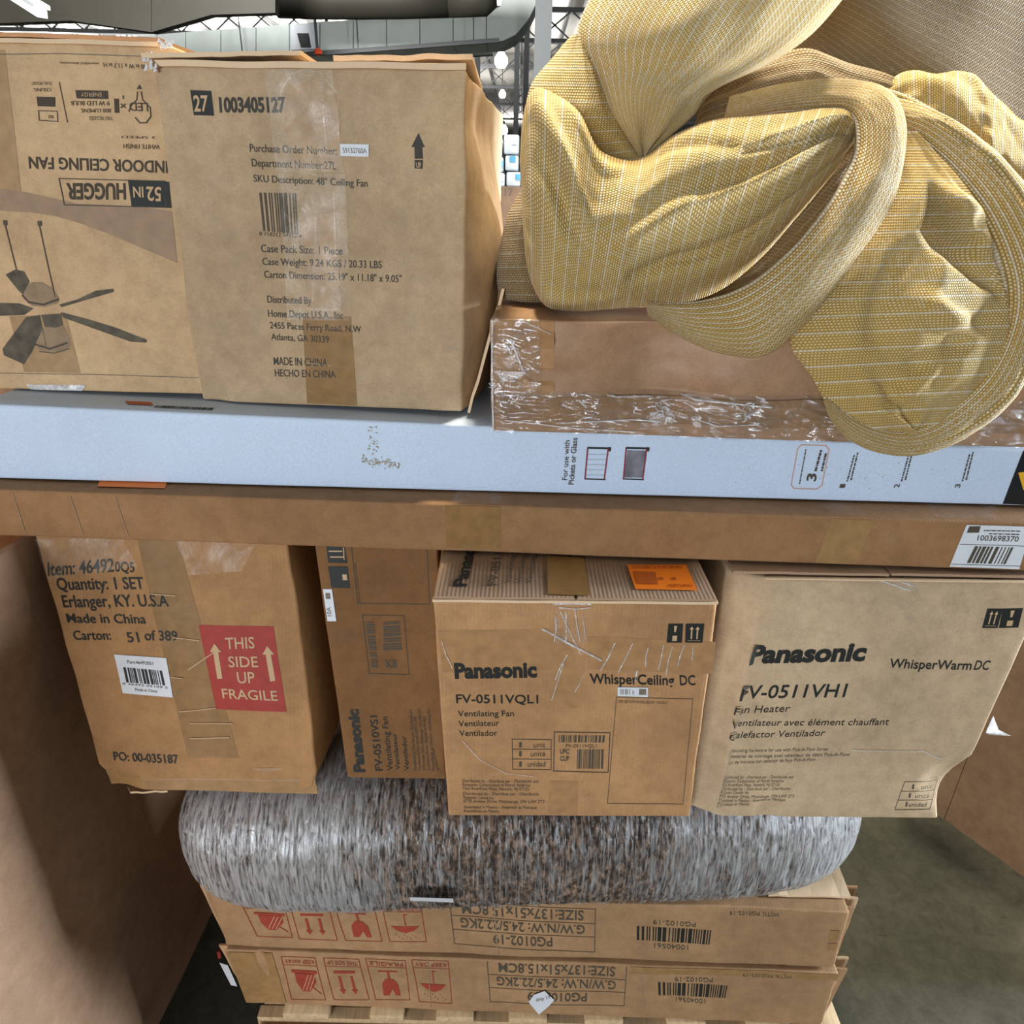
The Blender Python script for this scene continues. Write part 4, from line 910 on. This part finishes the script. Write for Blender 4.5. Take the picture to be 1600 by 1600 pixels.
p.line([(950, 618), (965, 621), (1020, 622)], .0022); p.line([(1066, 618), (1085, 624), (1140, 626), (1200, 632)], .0022); p.line([(870, 660), (985, 655), (1030, 658)], .0016); p.line([(798, 530), (806, 548), (818, 580)], .0022); p.line([(815, 500), (860, 520)], .001)
p.line([(1080, 652), (1120, 664), (1180, 660)], .0016); p.line([(790, 655), (900, 668), (990, 674)], .0014); p.line([(770, 500), (769, 560), (771, 672)], .002)
p.build('film_wrinkle', M['film_white'], sc.root)

# ================================================================== THE FAN CARTONS ON TOP
# -------- 48 inch
f4 = Carton('ceiling_fan_carton', 'worn 48 inch ceiling fan carton with black printed purchase details, top flaps lifted', ((240, 103), (728, 108), (722, 643), (312, 627)), zb=1.3915, depth=.55, mat='card_fan48', seed=24, amp=.004, cell=.014)
f4.front.crease(255, 130, 322, 618, .008, -.004); f4.front.crease(265, 125, 332, 610, .008, .003); f4.front.dent(320, 610, .05, -.01); f4.front.crease(575, 597, 690, 615, .012, .006); f4.front.dent(700, 640, .05, .004)
f4.front.crease(335, 545, 350, 560, .01, -.004); f4.front.crease(712, 130, 712, 630, .012, -.003); f4.front.crease(560, 190, 715, 245, .01, .002)
def f4w(P, u, v, w):
    if u > .7: P = P+f4.ux*.042*((u-.7)/.3 if w > 0 else 0)*sin(pi*min(1, w*1.3+.05))*max(0, 1-((v-.36)/.5)**2)
    return P
f4.body(warp=f4w)
c = f4.c; d0 = c[0].y; zt = c[0].z
print('fan48 top', zt, 'plane top px z', f4.front.hit(240, 103).z)
slab('front_panel_edge', c[0]+V(0, -.003, -.001), c[1]+V(0, -.003, -.001), c[1]+V(0, .004, -.001), c[0]+V(0, .004, -.001), .007, 'card_edge', f4.root, (0, 0, 1), 20, 1, .0015)
a = at_y(221, 90, d0-.01); b = at_y(470, 86, d0-.01)
slab('top_flap', a, b, V(b.x, d0+.27, zt+.012), V(a.x+.02, d0+.27, zt+.012), .005, 'card_edge', f4.root, (0, 0, 1), 16, 8, .002, seed=1)
a = at_y(521, 95, d0-.002); b = at_y(738, 93, d0-.002)
slab('top_flap', a, b, V(b.x, d0+.27, zt+.010), V(a.x, d0+.27, zt+.010), .006, 'card_fan48', f4.root, (0, 0, 1), 16, 8, .003, seed=2)
# bottom flap hanging out on the right side
e = c[2]; slab('side_flap', V(e.x+.012, e.y-.004, e.z-.001), V(e.x+.06, e.y+.05, e.z+.17), V(e.x+.06, e.y+.30, e.z+.17), V(e.x+.012, e.y+.30, e.z-.001), .004, 'card_edge', f4.root, None, 8, 6, .002)
p = f4.P(); p.text('1003405127', (344, 175), (447, 175), (342, 153), .035)
for s, a, b, t in (('Purchase Order Number:', (391, 237), (527, 242), (390, 225)), ('Department Number:27L', (394, 260), (526, 265), (393, 248)), ('SKU Description: 48" Ceiling Fan', (397, 284), (575, 292), (396, 273)),
                   ('Case Pack Size: 1 Piece', (408, 394), (535, 398), (407, 382)), ('Case Weight: 9.24 KGS / 20.33 LBS', (410, 414), (597, 419), (409, 403)), ('Carton Dimension: 25.19" x 11.18" x 9.05"', (413, 434), (628, 441), (412, 423)),
                   ('Distributed By', (418, 473), (487, 475), (417, 462)), ('Home Depot U.S.A., Inc', (419, 495), (537, 498), (418, 484)), ('2455 Paces Ferry Road, N.W', (422, 513), (565, 519), (421, 503)), ('Atlanta, GA 30339', (424, 531), (515, 535), (423, 521)),
                   ('MADE IN CHINA', (428, 570), (512, 572), (427, 558)), ('HECHO EN CHINA', (430, 588), (525, 590), (429, 577))): p.text(s, a, b, t, .004)
p.poly([(654, 208), (664, 230), (660, 230), (661, 248), (648, 248), (648, 230), (643, 230)]); p.quad((648, 250), (661, 250), (660, 264), (648, 263))
p.build('printed_lettering', plain('ink_soft', (.05, .045, .035), .65), f4.root)
f4.P().quad((298, 141), (330, 142), (335, 181), (304, 180)).build('number_square', M['ink'], f4.root)
f4.P(.0015).text('27', (305, 174), (327, 174), (303, 150), .02).build('reversed_lettering', M['card_print'], f4.root)
f4.P(.0015).text('UP', (651, 262), (659, 262), (650, 254), .02).build('reversed_lettering', M['card_print'], f4.root)
p = f4.P(); p.bars((405, 301), (462, 302), (465, 366), (411, 361), 32, 5); p.text('0 718212 54312 4', (405, 368), (470, 372), (405, 362)); p.build('barcode', M['ink_grey'], f4.root)
pl_ = f4.P(.0014).quad((532, 225), (577, 226), (577, 245), (533, 244)).build('paper_label', M['paper'], f4.root)
f4.P(.002).text('59132760A', (537, 239), (574, 240), (536, 231)).build('label_lettering', M['ink_half'], pl_)
M['tape_worn'] = tape_mat('tape_worn', (.40, .255, .13), .4)
f4.P(.0004).poly([(443, 150), (452, 138), (475, 125), (490, 122), (510, 130), (525, 148), (533, 190), (532, 270), (500, 268), (450, 262)]).build('tape_strip', M['tape_worn'], f4.root)
f4.P(.0004).quad((470, 335), (523, 335), (535, 480), (480, 480)).build('tape_strip', M['tape_worn'], f4.root)
f4.P(.0005).quad((473, 495), (549, 494), (558, 634), (480, 630)).build('tape_strip', M['tape'], f4.root)
f4.P(.0018).quad((415, 108), (520, 110), (538, 270), (432, 268)).build('clear_tape', M['film_tape'], f4.root)
f4.P(.0018).quad((436, 270), (540, 272), (548, 500), (450, 500)).build('clear_tape', M['film_tape'], f4.root)
p = f4.P(.0024); rd = random.Random(31)
for a, b, w in (((440, 148), (456, 120), .0022), ((452, 118), (480, 108), .0016), ((500, 112), (528, 146), .0022), ((528, 146), (534, 270), .0018), ((505, 150), (512, 230), .0014), ((494, 340), (490, 470), .0034), ((522, 300), (525, 400), .0018), ((442, 270), (452, 420), .0016), ((445, 268), (500, 274), .0026), ((500, 338), (540, 330), .0014),
                ((460, 482), (535, 484), .003), ((466, 494), (468, 525), .0026), ((484, 514), (540, 512), .0018), ((480, 566), (552, 574), .0014), ((484, 610), (506, 622), .0014), ((470, 325), (478, 330), .003), ((440, 330), (480, 322), .001), ((455, 128), (470, 140), .001), ((480, 118), (520, 120), .001)):
    p.line([a, ((a[0]+b[0])/2+rd.uniform(-2, 2), (a[1]+b[1])/2+rd.uniform(-2, 2)), b], w)
p.build('tape_wrinkle', M['film_tape'], f4.root)
p = f4.P(.001); p.build if 0 else None
torn = MB()
for i in range(14): a = at_y(224+rd.uniform(-3, 16), 88+rd.uniform(-2, 26), d0-.008); torn.add([a, a+V(.006, -.002, .002), a+V(.003, .001, .007)], [(0, 1, 2)])
torn.build('torn_paper', M['paper'], f4.root)
# -------- 52 inch
f5 = Carton('ceiling_fan_carton', '52 inch ceiling fan carton with an upside-down picture of a fan, at the left edge', ((-140, 62), (272, 72), (334, 617), (-60, 606)), zb=1.3985, depth=.5, mat='card_fan52', seed=25, amp=.0025, cell=.016)
f5.body()
c = f5.c; d0 = c[0].y; zt = c[0].z
print('fan52 top', zt, f5.front.hit(100, 66).z, 'd', d0)
slab('front_panel_edge', c[0]+V(0, -.003, -.001), c[1]+V(-.02, -.003, -.001), c[1]+V(-.02, .004, -.001), c[0]+V(0, .004, -.001), .005, 'card_edge', f5.root, (0, 0, 1), 20, 1, .0012)
a = at_y(-120, 52, d0+.004); b = at_y(250, 66, d0+.004)
slab('top_flap', a, b, V(b.x, d0+.24, zt+.006), V(a.x, d0+.24, zt+.012), .005, 'card_inside', f5.root, (0, 0, 1), 16, 8, .002, seed=8)
def upside(p, s, bl, br, tl, b=0): p.text(s, bl, br, tl, b)
p = f5.P(); upside(p, 'INDOOR CEILING FAN', (252+10, 252), (45, 245), (262, 270), .02); upside(p, 'HUGGER', (196, 287), (104, 287), (197, 311), .03)
p.line([(93, 279), (258, 283), (259, 324), (102, 320)], .0012, True)
p.poly([(222, 139), (214, 139), (218, 132)]); p.line([(215, 144), (214, 156), (205, 165), (202, 174)], .0012); p.line([(221, 144), (223, 156), (235, 168), (236, 182), (229, 192), (219, 192), (212, 184)], .0014); p.text('LED', (231, 161), (202, 160), (232, 174), .01); p.text('1', (186, 155), (179, 155), (187, 176), .02)
p.line([(190, 163), (196, 168)], .0014); p.line([(196, 163), (190, 168)], .0014); p.line([(193, 150), (193, 154)], .0014)
p.quad((119, 141), (169, 142), (170, 155), (121, 154)); p.quad((58, 151), (87, 152), (87, 167), (60, 166)); p.line([(94, 129), (106, 191)], .0010)
p.line([(61, 173), (90, 174), (91, 190), (62, 188)], .001, True); p.text('NO', (84, 180), (76, 180), (84, 185), .01)
for s, a, b, t in (('9 W LED BULB', (172, 158), (112, 158), (172, 165)), ('800 LUMENS', (174, 170), (128, 170), (174, 176)), ('THAT INCLUDED', (176, 182), (140, 182), (177, 188)), ('DUAL MOUNT', (82, 128), (50, 128), (82, 133)), ('CEILING', (81, 138), (54, 138), (81, 143)),
                   ('WHITE FINISH', (250, 226), (193, 225), (250, 233)), ('3 SPEED', (244, 213), (190, 212), (244, 217)), ('40 in W x 11.7 in H', (228, 101), (162, 98), (229, 108)), ('assembled dimensions', (155, 98), (95, 97), (155, 102))): p.text(s, a, b, t)
p.build('printed_lettering', plain('ink_soft2', (.06, .045, .03), .65), f5.root)
f5.P().quad((200, 282), (264, 284), (268, 325), (206, 323)).build('printed_square', M['ink'], f5.root)
p = f5.P(.0014); p.text('52', (252, 293), (229, 292), (253, 314), .02); p.text('IN', (224, 292), (208, 292), (225, 308), .02); p.text('ENERGY', (160, 145), (128, 145), (160, 151)); p.build('reversed_lettering', M['card_print'], f5.root)
f5.P().line([(0, 85), (95, 84), (225, 88)], .0011).line([(0, 583), (150, 585), (310, 590)], .0011).build('printed_rule', M['ink_half'], f5.root)
# upside-down arc and fan picture
arc = f5.P(.0005); top_c = [(-60, 290), (0, 295), (40, 300), (80, 309), (120, 318), (160, 320), (200, 322), (240, 326), (268, 330)]; bot_c = [(-60, 332), (0, 329), (50, 332), (90, 338), (130, 350), (170, 365), (210, 382), (245, 397), (278, 411)]
for i in range(8): arc.quad(top_c[i], top_c[i+1], bot_c[i+1], bot_c[i])
arc.build('printed_arc', M['ink_brown'], f5.root)
fan = f5.P(.0009)
fan.poly([(9, 429), (24, 421), (38, 424), (46, 440), (36, 460), (30, 455)]); fan.poly([(92, 476), (120, 468), (150, 454), (177, 451), (178, 456), (130, 470), (96, 480)])
fan.poly([(95, 488), (130, 497), (180, 512), (230, 531), (229, 535), (205, 534), (150, 515), (98, 496)]); fan.poly([(-10, 473), (30, 474), (52, 482), (38, 492), (-10, 494)]); fan.poly([(4, 545), (40, 496), (62, 492), (66, 515), (50, 550), (38, 569), (6, 555)])
fan.poly([(64, 492), (95, 490), (98, 508), (88, 512), (70, 511)])
fan.build('fan_picture', plain('ink_fan', (.10, .085, .06), .7, 0, .35, 60), f5.root)
fan = f5.P(.0008); fan.poly([(38, 450), (50, 441), (66, 441), (82, 451), (92, 466), (90, 474), (70, 480), (50, 478), (36, 466)]); fan.poly([(58, 513), (98, 509), (108, 528), (111, 540), (100, 549), (80, 552), (60, 546), (54, 530)])
fan.build('fan_picture_housing', plain('ink_fan2', (.30, .21, .13), .7, 0, .2, 50), f5.root)
fan = f5.P(.0011); fan.line([(36, 462), (45, 472), (68, 476), (90, 468)], .003); fan.line([(9, 350), (26, 421)], .0014); fan.line([(63, 352), (86, 464)], .0014); fan.quad((6, 344), (12, 344), (13, 352), (7, 352)); fan.quad((60, 345), (66, 345), (67, 353), (61, 353))
fan.line([(55, 538), (78, 545), (104, 536)], .0028); fan.line([(62, 549), (84, 552), (108, 545)], .0012); fan.line([(66, 512), (72, 540)], .0008); fan.build('fan_picture_lines', M['ink_grey'], f5.root)
f5.P(.0004).quad((0, 78), (8, 78), (34, 302), (0, 296)).build('tape_strip', M['tape_worn'], f5.root); f5.P(.0004).quad((14, 494), (102, 492), (126, 583), (38, 581)).build('tape_strip', M['tape_worn'], f5.root)
f5.P(.0016).quad((42, 600), (135, 601), (130, 612), (50, 611)).build('clear_tape', M['film_white'], f5.root)
torn = MB()
for i in range(16): a = at_y(250+rd.uniform(-6, 16), 72+rd.uniform(-6, 8), d0-.006); torn.add([a, a+V(.007, -.002, .001), a+V(.003, .001, .006)], [(0, 1, 2)])
torn.build('torn_paper', M['paper'], f5.root)

# ================================================================== THE GOLD FABRIC
def fabric_mat(name, base=(.68, .46, .14), stripe=(.74, .70, .60), spacing=.0205, width=.10, cream=.75, fleck=.0052):
    m, nt, b = newmat(name)
    uv = N(nt, 'ShaderNodeUVMap'); sx = N(nt, 'ShaderNodeSeparateXYZ'); L(nt, uv.outputs[0], sx.inputs[0]); u, v = sx.outputs[0], sx.outputs[1]
    tc = N(nt, 'ShaderNodeTexCoord')
    nz = N(nt, 'ShaderNodeTexNoise', i_Scale=7.0, i_Detail=4.0); L(nt, tc.outputs['Object'], nz.inputs['Vector'])
    fn = N(nt, 'ShaderNodeTexNoise', i_Scale=200.0, i_Detail=2.0); L(nt, tc.outputs['Object'], fn.inputs['Vector'])
    # woven dashes: every thread row is shifted half a stitch
    ru = math_(nt, 'MULTIPLY', u, 1/.0034); row = math_(nt, 'FLOOR', ru); fu = math_(nt, 'FRACT', ru)
    rv = math_(nt, 'ADD', math_(nt, 'MULTIPLY', v, 1/fleck), math_(nt, 'MULTIPLY', row, .5)); fv = math_(nt, 'FRACT', rv)
    hu = math_(nt, 'SINE', math_(nt, 'MULTIPLY', fu, pi)); hv = math_(nt, 'SINE', math_(nt, 'MULTIPLY', fv, pi))
    h = math_(nt, 'MULTIPLY', hu, hv)
    dash = math_(nt, 'GREATER_THAN', h, .45)
    amount = math_(nt, 'ADD', ramp(nt, nz.outputs[0], [(.38, (.15,)*3), (.62, (1,)*3)]), 0.0)
    spark = ramp(nt, fn.outputs[0], [(.40, (0,)*3), (.58, (1,)*3)])
    c = mixc(nt, tuple(x*.52 for x in base), tuple(min(1, x*1.15) for x in base), h)
    c = mixc(nt, c, (.76, .68, .48), math_(nt, 'MULTIPLY', math_(nt, 'MULTIPLY', dash, amount), math_(nt, 'MULTIPLY', spark, cream)))
    fr = math_(nt, 'FRACT', math_(nt, 'MULTIPLY', u, 1/spacing))
    st = math_(nt, 'MULTIPLY', math_(nt, 'LESS_THAN', fr, width), math_(nt, 'ADD', math_(nt, 'MULTIPLY', fn.outputs[0], 1.1), .05), clamp=True)
    c = mixc(nt, c, stripe, st)
    L(nt, c, b.inputs['Base Color']); b.inputs['Roughness'].default_value = .7; b.inputs['Specular IOR Level'].default_value = .25
    b.inputs['Sheen Weight'].default_value = .1
    hh = math_(nt, 'ADD', h, math_(nt, 'MULTIPLY', fn.outputs[0], .5))
    bp = N(nt, 'ShaderNodeBump', i_Strength=.8, i_Distance=.002); L(nt, hh, bp.inputs['Height']); L(nt, bp.outputs[0], b.inputs['Normal'])
    return m
M['gold'] = fabric_mat('gold_weave'); M['gold_pale'] = fabric_mat('gold_pale', base=(.78, .54, .19), stripe=(.80, .77, .68), cream=1.0, spacing=.017, width=.14); M['gold_band'] = fabric_mat('gold_band', base=(.64, .42, .13), spacing=.0102, width=.20, cream=.9); M['gold_shaded'] = fabric_mat('gold_weave_shaded', base=(.30, .20, .09), stripe=(.45, .40, .30), width=.08, cream=.25)  # last one is a darkened copy of the weave, shade put into its colour
gold = tag(empty('gold_fabric', (.30, 1.08, 1.545)), 'bundled gold woven fabric with thin white stripes, spilling over the taped carton', 'fabric')
def cr(p0, p1, p2, p3, t): return .5*((2*p1)+(p2-p0)*t+(2*p0-5*p1+4*p2-p3)*t*t+(3*p1-p0-3*p2+p3)*t*t*t)
def lobe(name, st, mat, along=False, n=56, sub=10, wr=.004, wf=(9, 3), seed=0, power=1.0, folds=(), backf=1.0):
    """a padded fold of cloth: stations (ax, ay, bx, by, depth, thickness); ribs run across it, or along it"""
    S = []
    for ax, ay, bx, by, d, b in st: S.append((at_y(ax, ay, d), at_y(bx, by, d), b))
    rows = []
    for i in range(len(S)-1):
        q = [S[max(i-1, 0)], S[i], S[i+1], S[min(i+2, len(S)-1)]]
        for k in range(sub if i < len(S)-2 else sub+1):
            t = k/sub; rows.append((cr(q[0][0], q[1][0], q[2][0], q[3][0], t), cr(q[0][1], q[1][1], q[2][1], q[3][1], t), max(.001, cr(q[0][2], q[1][2], q[2][2], q[3][2], t))))
    vs = []; uv = []; fs = []; cum = 0; prev = None; R = len(rows)
    circ = max((a-b).length for a, b, _ in rows)*1.35
    for i, (A, B, b) in enumerate(rows):
        c = (A+B)/2; h = (A-B)/2; fwd = (O-c).normalized(); ax = (rows[min(i+1, R-1)][0]+rows[min(i+1, R-1)][1]-rows[max(i-1, 0)][0]-rows[max(i-1, 0)][1])
        fwd = (fwd-h.normalized()*fwd.dot(h.normalized())) if h.length > 1e-6 else fwd; fwd.normalize()
        if prev is not None: cum += (c-prev).length
        prev = c; s = i/(R-1)
        for j in range(n):
            th = 2*pi*j/n; cc, ss = cos(th), sin(th)
            cc2 = math.copysign(abs(cc)**power, cc); ss2 = math.copysign(abs(ss)**power, ss)
            w = wr*(noise.noise(V(cc*wf[0]*.35+seed, ss*wf[0]*.35, s*wf[1]+seed))+.5*noise.noise(V(cc*wf[0]+seed, ss*2, s*wf[1]*2.2)))
            if ss2 < 0: ss2 *= backf
            p = c+h*cc2+fwd*(b*ss2)
            dirn = (h.normalized()*cc2*.3+fwd*ss2) if h.length > 1e-6 else fwd
            for (s0, c0, s1, c1, wd, am) in folds:
                ex, ey = s1-s0, c1-c0; tt = max(0, min(1, ((s-s0)*ex+(cc-c0)*ey*.25)/(ex*ex+ey*ey*.25+1e-9))); dd = math.hypot(s-(s0+ex*tt), (cc-(c0+ey*tt))*.5)/wd
                if ss > -.1 and dd < 1: w += am*(1-dd*dd)**2*(max(.0, 4*tt*(1-tt)))**.45
            p = p+dirn*w
            g_ = (p-sc.front.p).dot(sc.n)        # it rests on the taped carton and falls over its front
            if p.z < 1.545 and g_ < .010:
                if g_ > -.035: p = p+sc.n*(.010-g_)
                else: p.z = 1.545
            vs.append(p); arc = circ*.5*(1-cc) if ss >= 0 else -circ*.5*(1-cc)
            uv.append((arc, cum) if along else (cum, arc))
    for i in range(R-1):
        for j in range(n):
            a, b2 = i*n+j, i*n+(j+1) % n; fs.append([a, b2, b2+n, a+n])
    fs.append(list(range(n))[::-1]); fs.append([(R-1)*n+j for j in range(n)])
    return mesh(name, vs, fs, M[mat], gold, uv)
# hanging back drape (upper right)
lobe('back_drape', [(1225, -70, 1225, 60, 1.32, .05), (1270, -90, 1250, 110, 1.32, .08), (1350, -110, 1300, 180, 1.32, .12), (1440, -110, 1390, 260, 1.32, .14), (1530, -110, 1490, 330, 1.32, .14), (1592, -110, 1580, 390, 1.32, .12), (1640, -90, 1640, 420, 1.32, .10), (1660, -60, 1660, 400, 1.32, .04)],
     'gold_shaded', along=True, wr=.012, wf=(6, 3), seed=3)
# shaded folds behind the main body
lobe('inner_fold', [(1080, 215, 1085, 205, 1.16, .01), (1100, 230, 1098, 150, 1.17, .05), (1150, 235, 1150, 118, 1.18, .06), (1210, 225, 1205, 92, 1.19, .06), (1270, 220, 1262, 78, 1.19, .06), (1330, 230, 1330, 102, 1.18, .06), (1400, 240, 1395, 118, 1.16, .04), (1440, 220, 1440, 150, 1.14, .02)],
     'gold_shaded', along=True, wr=.016, wf=(10, 3), seed=7)
lobe('rear_fold', [(1385, 215, 1380, 130, 1.16, .02), (1420, 250, 1415, 112, 1.15, .05), (1470, 270, 1470, 112, 1.14, .06), (1515, 300, 1520, 118, 1.14, .06), (1545, 320, 1556, 150, 1.13, .06), (1580, 350, 1590, 185, 1.13, .06), (1640, 400, 1650, 215, 1.13, .05), (1670, 380, 1680, 260, 1.13, .02)],
     'gold', wr=.018, wf=(6, 6), seed=9)
# small roll behind the left of the body
lobe('left_fold', [(812, 300, 830, 300, 1.12, .01), (792, 340, 850, 335, 1.12, .05), (781, 385, 860, 380, 1.12, .06), (776, 430, 870, 430, 1.11, .06), (784, 468, 880, 470, 1.10, .05), (815, 490, 890, 492, 1.09, .03), (850, 496, 895, 496, 1.09, .01)], 'gold_shaded', wr=.004, seed=11)
# upper part with stripes running down to the pinch
lobe('upper_fold', [(975, -110, 1340, -110, 1.10, .10), (935, -30, 1330, -40, 1.09, .11), (905, 30, 1290, 18, 1.075, .11), (902, 70, 1245, 65, 1.06, .10), (918, 108, 1185, 105, 1.05, .085), (935, 145, 1115, 140, 1.035, .07), (950, 180, 1085, 178, 1.02, .05), (972, 212, 1050, 210, 1.01, .03), (995, 238, 1016, 238, 1.0, .012), (1003, 248, 1008, 248, 1.0, .004)],
     'gold_pale', along=True, wr=.010, wf=(9, 2), seed=13, power=.9)
# triangular tuck at upper left
lobe('tucked_fold', [(893, 55, 912, 50, 1.06, .02), (862, 92, 930, 92, 1.05, .04), (832, 128, 944, 130, 1.04, .055), (822, 165, 957, 168, 1.03, .06), (830, 205, 975, 200, 1.02, .05), (870, 240, 992, 228, 1.01, .03), (930, 262, 1004, 248, 1.0, .01)], 'gold', wr=.005, seed=15)
# main body
lobe('main_fold', [(812, 250, 818, 370, 1.03, .02), (818, 178, 824, 420, 1.02, .07), (836, 140, 838, 458, 1.01, .10), (872, 150, 855, 478, 1.0, .115), (905, 176, 878, 482, .995, .12), (935, 232, 905, 482, .99, .12), (972, 249, 932, 480, .985, .12), (1010, 244, 962, 479, .98, .12), (1055, 211, 1000, 477, .98, .12), (1110, 190, 1040, 474, .98, .12), (1175, 184, 1088, 466, .98, .115), (1235, 179, 1138, 444, .98, .105), (1290, 172, 1190, 402, .98, .09), (1325, 176, 1240, 345, .98, .065), (1338, 196, 1290, 285, .98, .04), (1342, 214, 1332, 232, .98, .01)],
     'gold', wr=.007, wf=(7, 5), seed=17, n=96, sub=9, power=.85,
     folds=((.12, .80, .30, .20, .06, .026), (.16, .35, .30, -.10, .06, -.022), (.22, .9, .40, .75, .05, .012), (.48, -.45, .95, -.20, .06, -.030), (.44, -.05, .90, .30, .07, .018), (.60, .15, .92, .48, .05, -.018), (.1, -.8, .5, -.75, .07, .010), (.70, .62, .97, .70, .035, .014), (.66, .50, .97, .52, .03, -.012), (.50, .85, .66, .55, .04, -.012), (.05, .2, .12, -.6, .04, -.012)))
lobe('shade_gap_fill', [(1060, 490, 1060, 440, 1.06, .02), (1110, 495, 1120, 400, 1.06, .04), (1180, 480, 1180, 360, 1.06, .05), (1250, 440, 1250, 280, 1.06, .05), (1320, 370, 1310, 210, 1.06, .05), (1370, 300, 1350, 190, 1.06, .03)], 'gold_shaded', along=True, wr=.01, seed=41)  # added dark lobe standing in for the shade inside the gap
# hanging lobe at right
lobe('hanging_fold', [(1408, 205, 1428, 205, .99, .01), (1395, 245, 1462, 245, .98, .03), (1380, 300, 1505, 300, .965, .05), (1345, 360, 1530, 355, .95, .06), (1300, 420, 1552, 415, .935, .06), (1250, 480, 1570, 470, .92, .055), (1236, 540, 1575, 525, .905, .045), (1268, 590, 1560, 575, .895, .035), (1295, 635, 1515, 625, .890, .030), (1330, 672, 1470, 662, .886, .026), (1375, 696, 1435, 690, .884, .01)],
     'gold', wr=.010, wf=(6, 5), seed=19, n=80, backf=.25, folds=((.24, .35, .44, -.95, .085, -.075), (.20, .1, .26, -.85, .05, .018), (.34, .55, .62, .30, .09, -.020), (.48, .1, .60, -.6, .05, .016), (.50, -.9, .70, .1, .06, -.018), (.68, .5, .9, -.2, .05, -.016), (.60, -.3, .86, .3, .06, .014), (.80, .6, .96, -.3, .03, .010)))
# bound edge: outer sweep around the hanging lobe
lobe('bound_edge', [(1372, 200, 1385, 150, 1.04, .012), (1398, 205, 1415, 155, 1.02, .02), (1432, 228, 1470, 180, 1.0, .025), (1478, 275, 1540, 225, .975, .028), (1522, 335, 1600, 290, .955, .03), (1552, 400, 1640, 370, .935, .03), (1565, 460, 1645, 460, .915, .03), (1560, 520, 1612, 545, .898, .028), (1530, 580, 1580, 622, .886, .025), (1480, 632, 1512, 678, .88, .022), (1425, 664, 1432, 708, .878, .020), (1368, 662, 1352, 700, .88, .018), (1322, 640, 1306, 668, .884, .014), (1298, 612, 1286, 628, .89, .004)],
     'gold_band', along=True, wr=.004, wf=(5, 12), seed=23, sub=12, folds=((.15, -.2, .8, -.2, .03, -.012),))
lobe('bound_edge', [(1300, 150, 1310, 128, 1.08, .006), (1340, 165, 1352, 130, 1.06, .01), (1405, 178, 1420, 150, 1.02, .01), (1455, 212, 1480, 185, .985, .01)], 'gold_band', along=True, wr=.003, seed=29)
# bound edge: inner sweep over the front
lobe('bound_edge', [(1130, 190, 1140, 150, 1.08, .01), (1200, 178, 1220, 132, 1.04, .02), (1260, 172, 1310, 124, 1.0, .024), (1312, 170, 1385, 140, .965, .026), (1336, 192, 1412, 190, .94, .027), (1335, 240, 1408, 262, .92, .028), (1312, 290, 1388, 325, .905, .028), (1278, 340, 1345, 392, .893, .028), (1238, 388, 1298, 455, .885, .028), (1190, 430, 1246, 515, .88, .028), (1140, 458, 1192, 556, .879, .027), (1090, 470, 1120, 550, .882, .024), (1045, 474, 1060, 525, .892, .018), (1008, 472, 1012, 492, .905, .004)],
     'gold_band', along=True, wr=.003, wf=(5, 10), seed=27, sub=12)
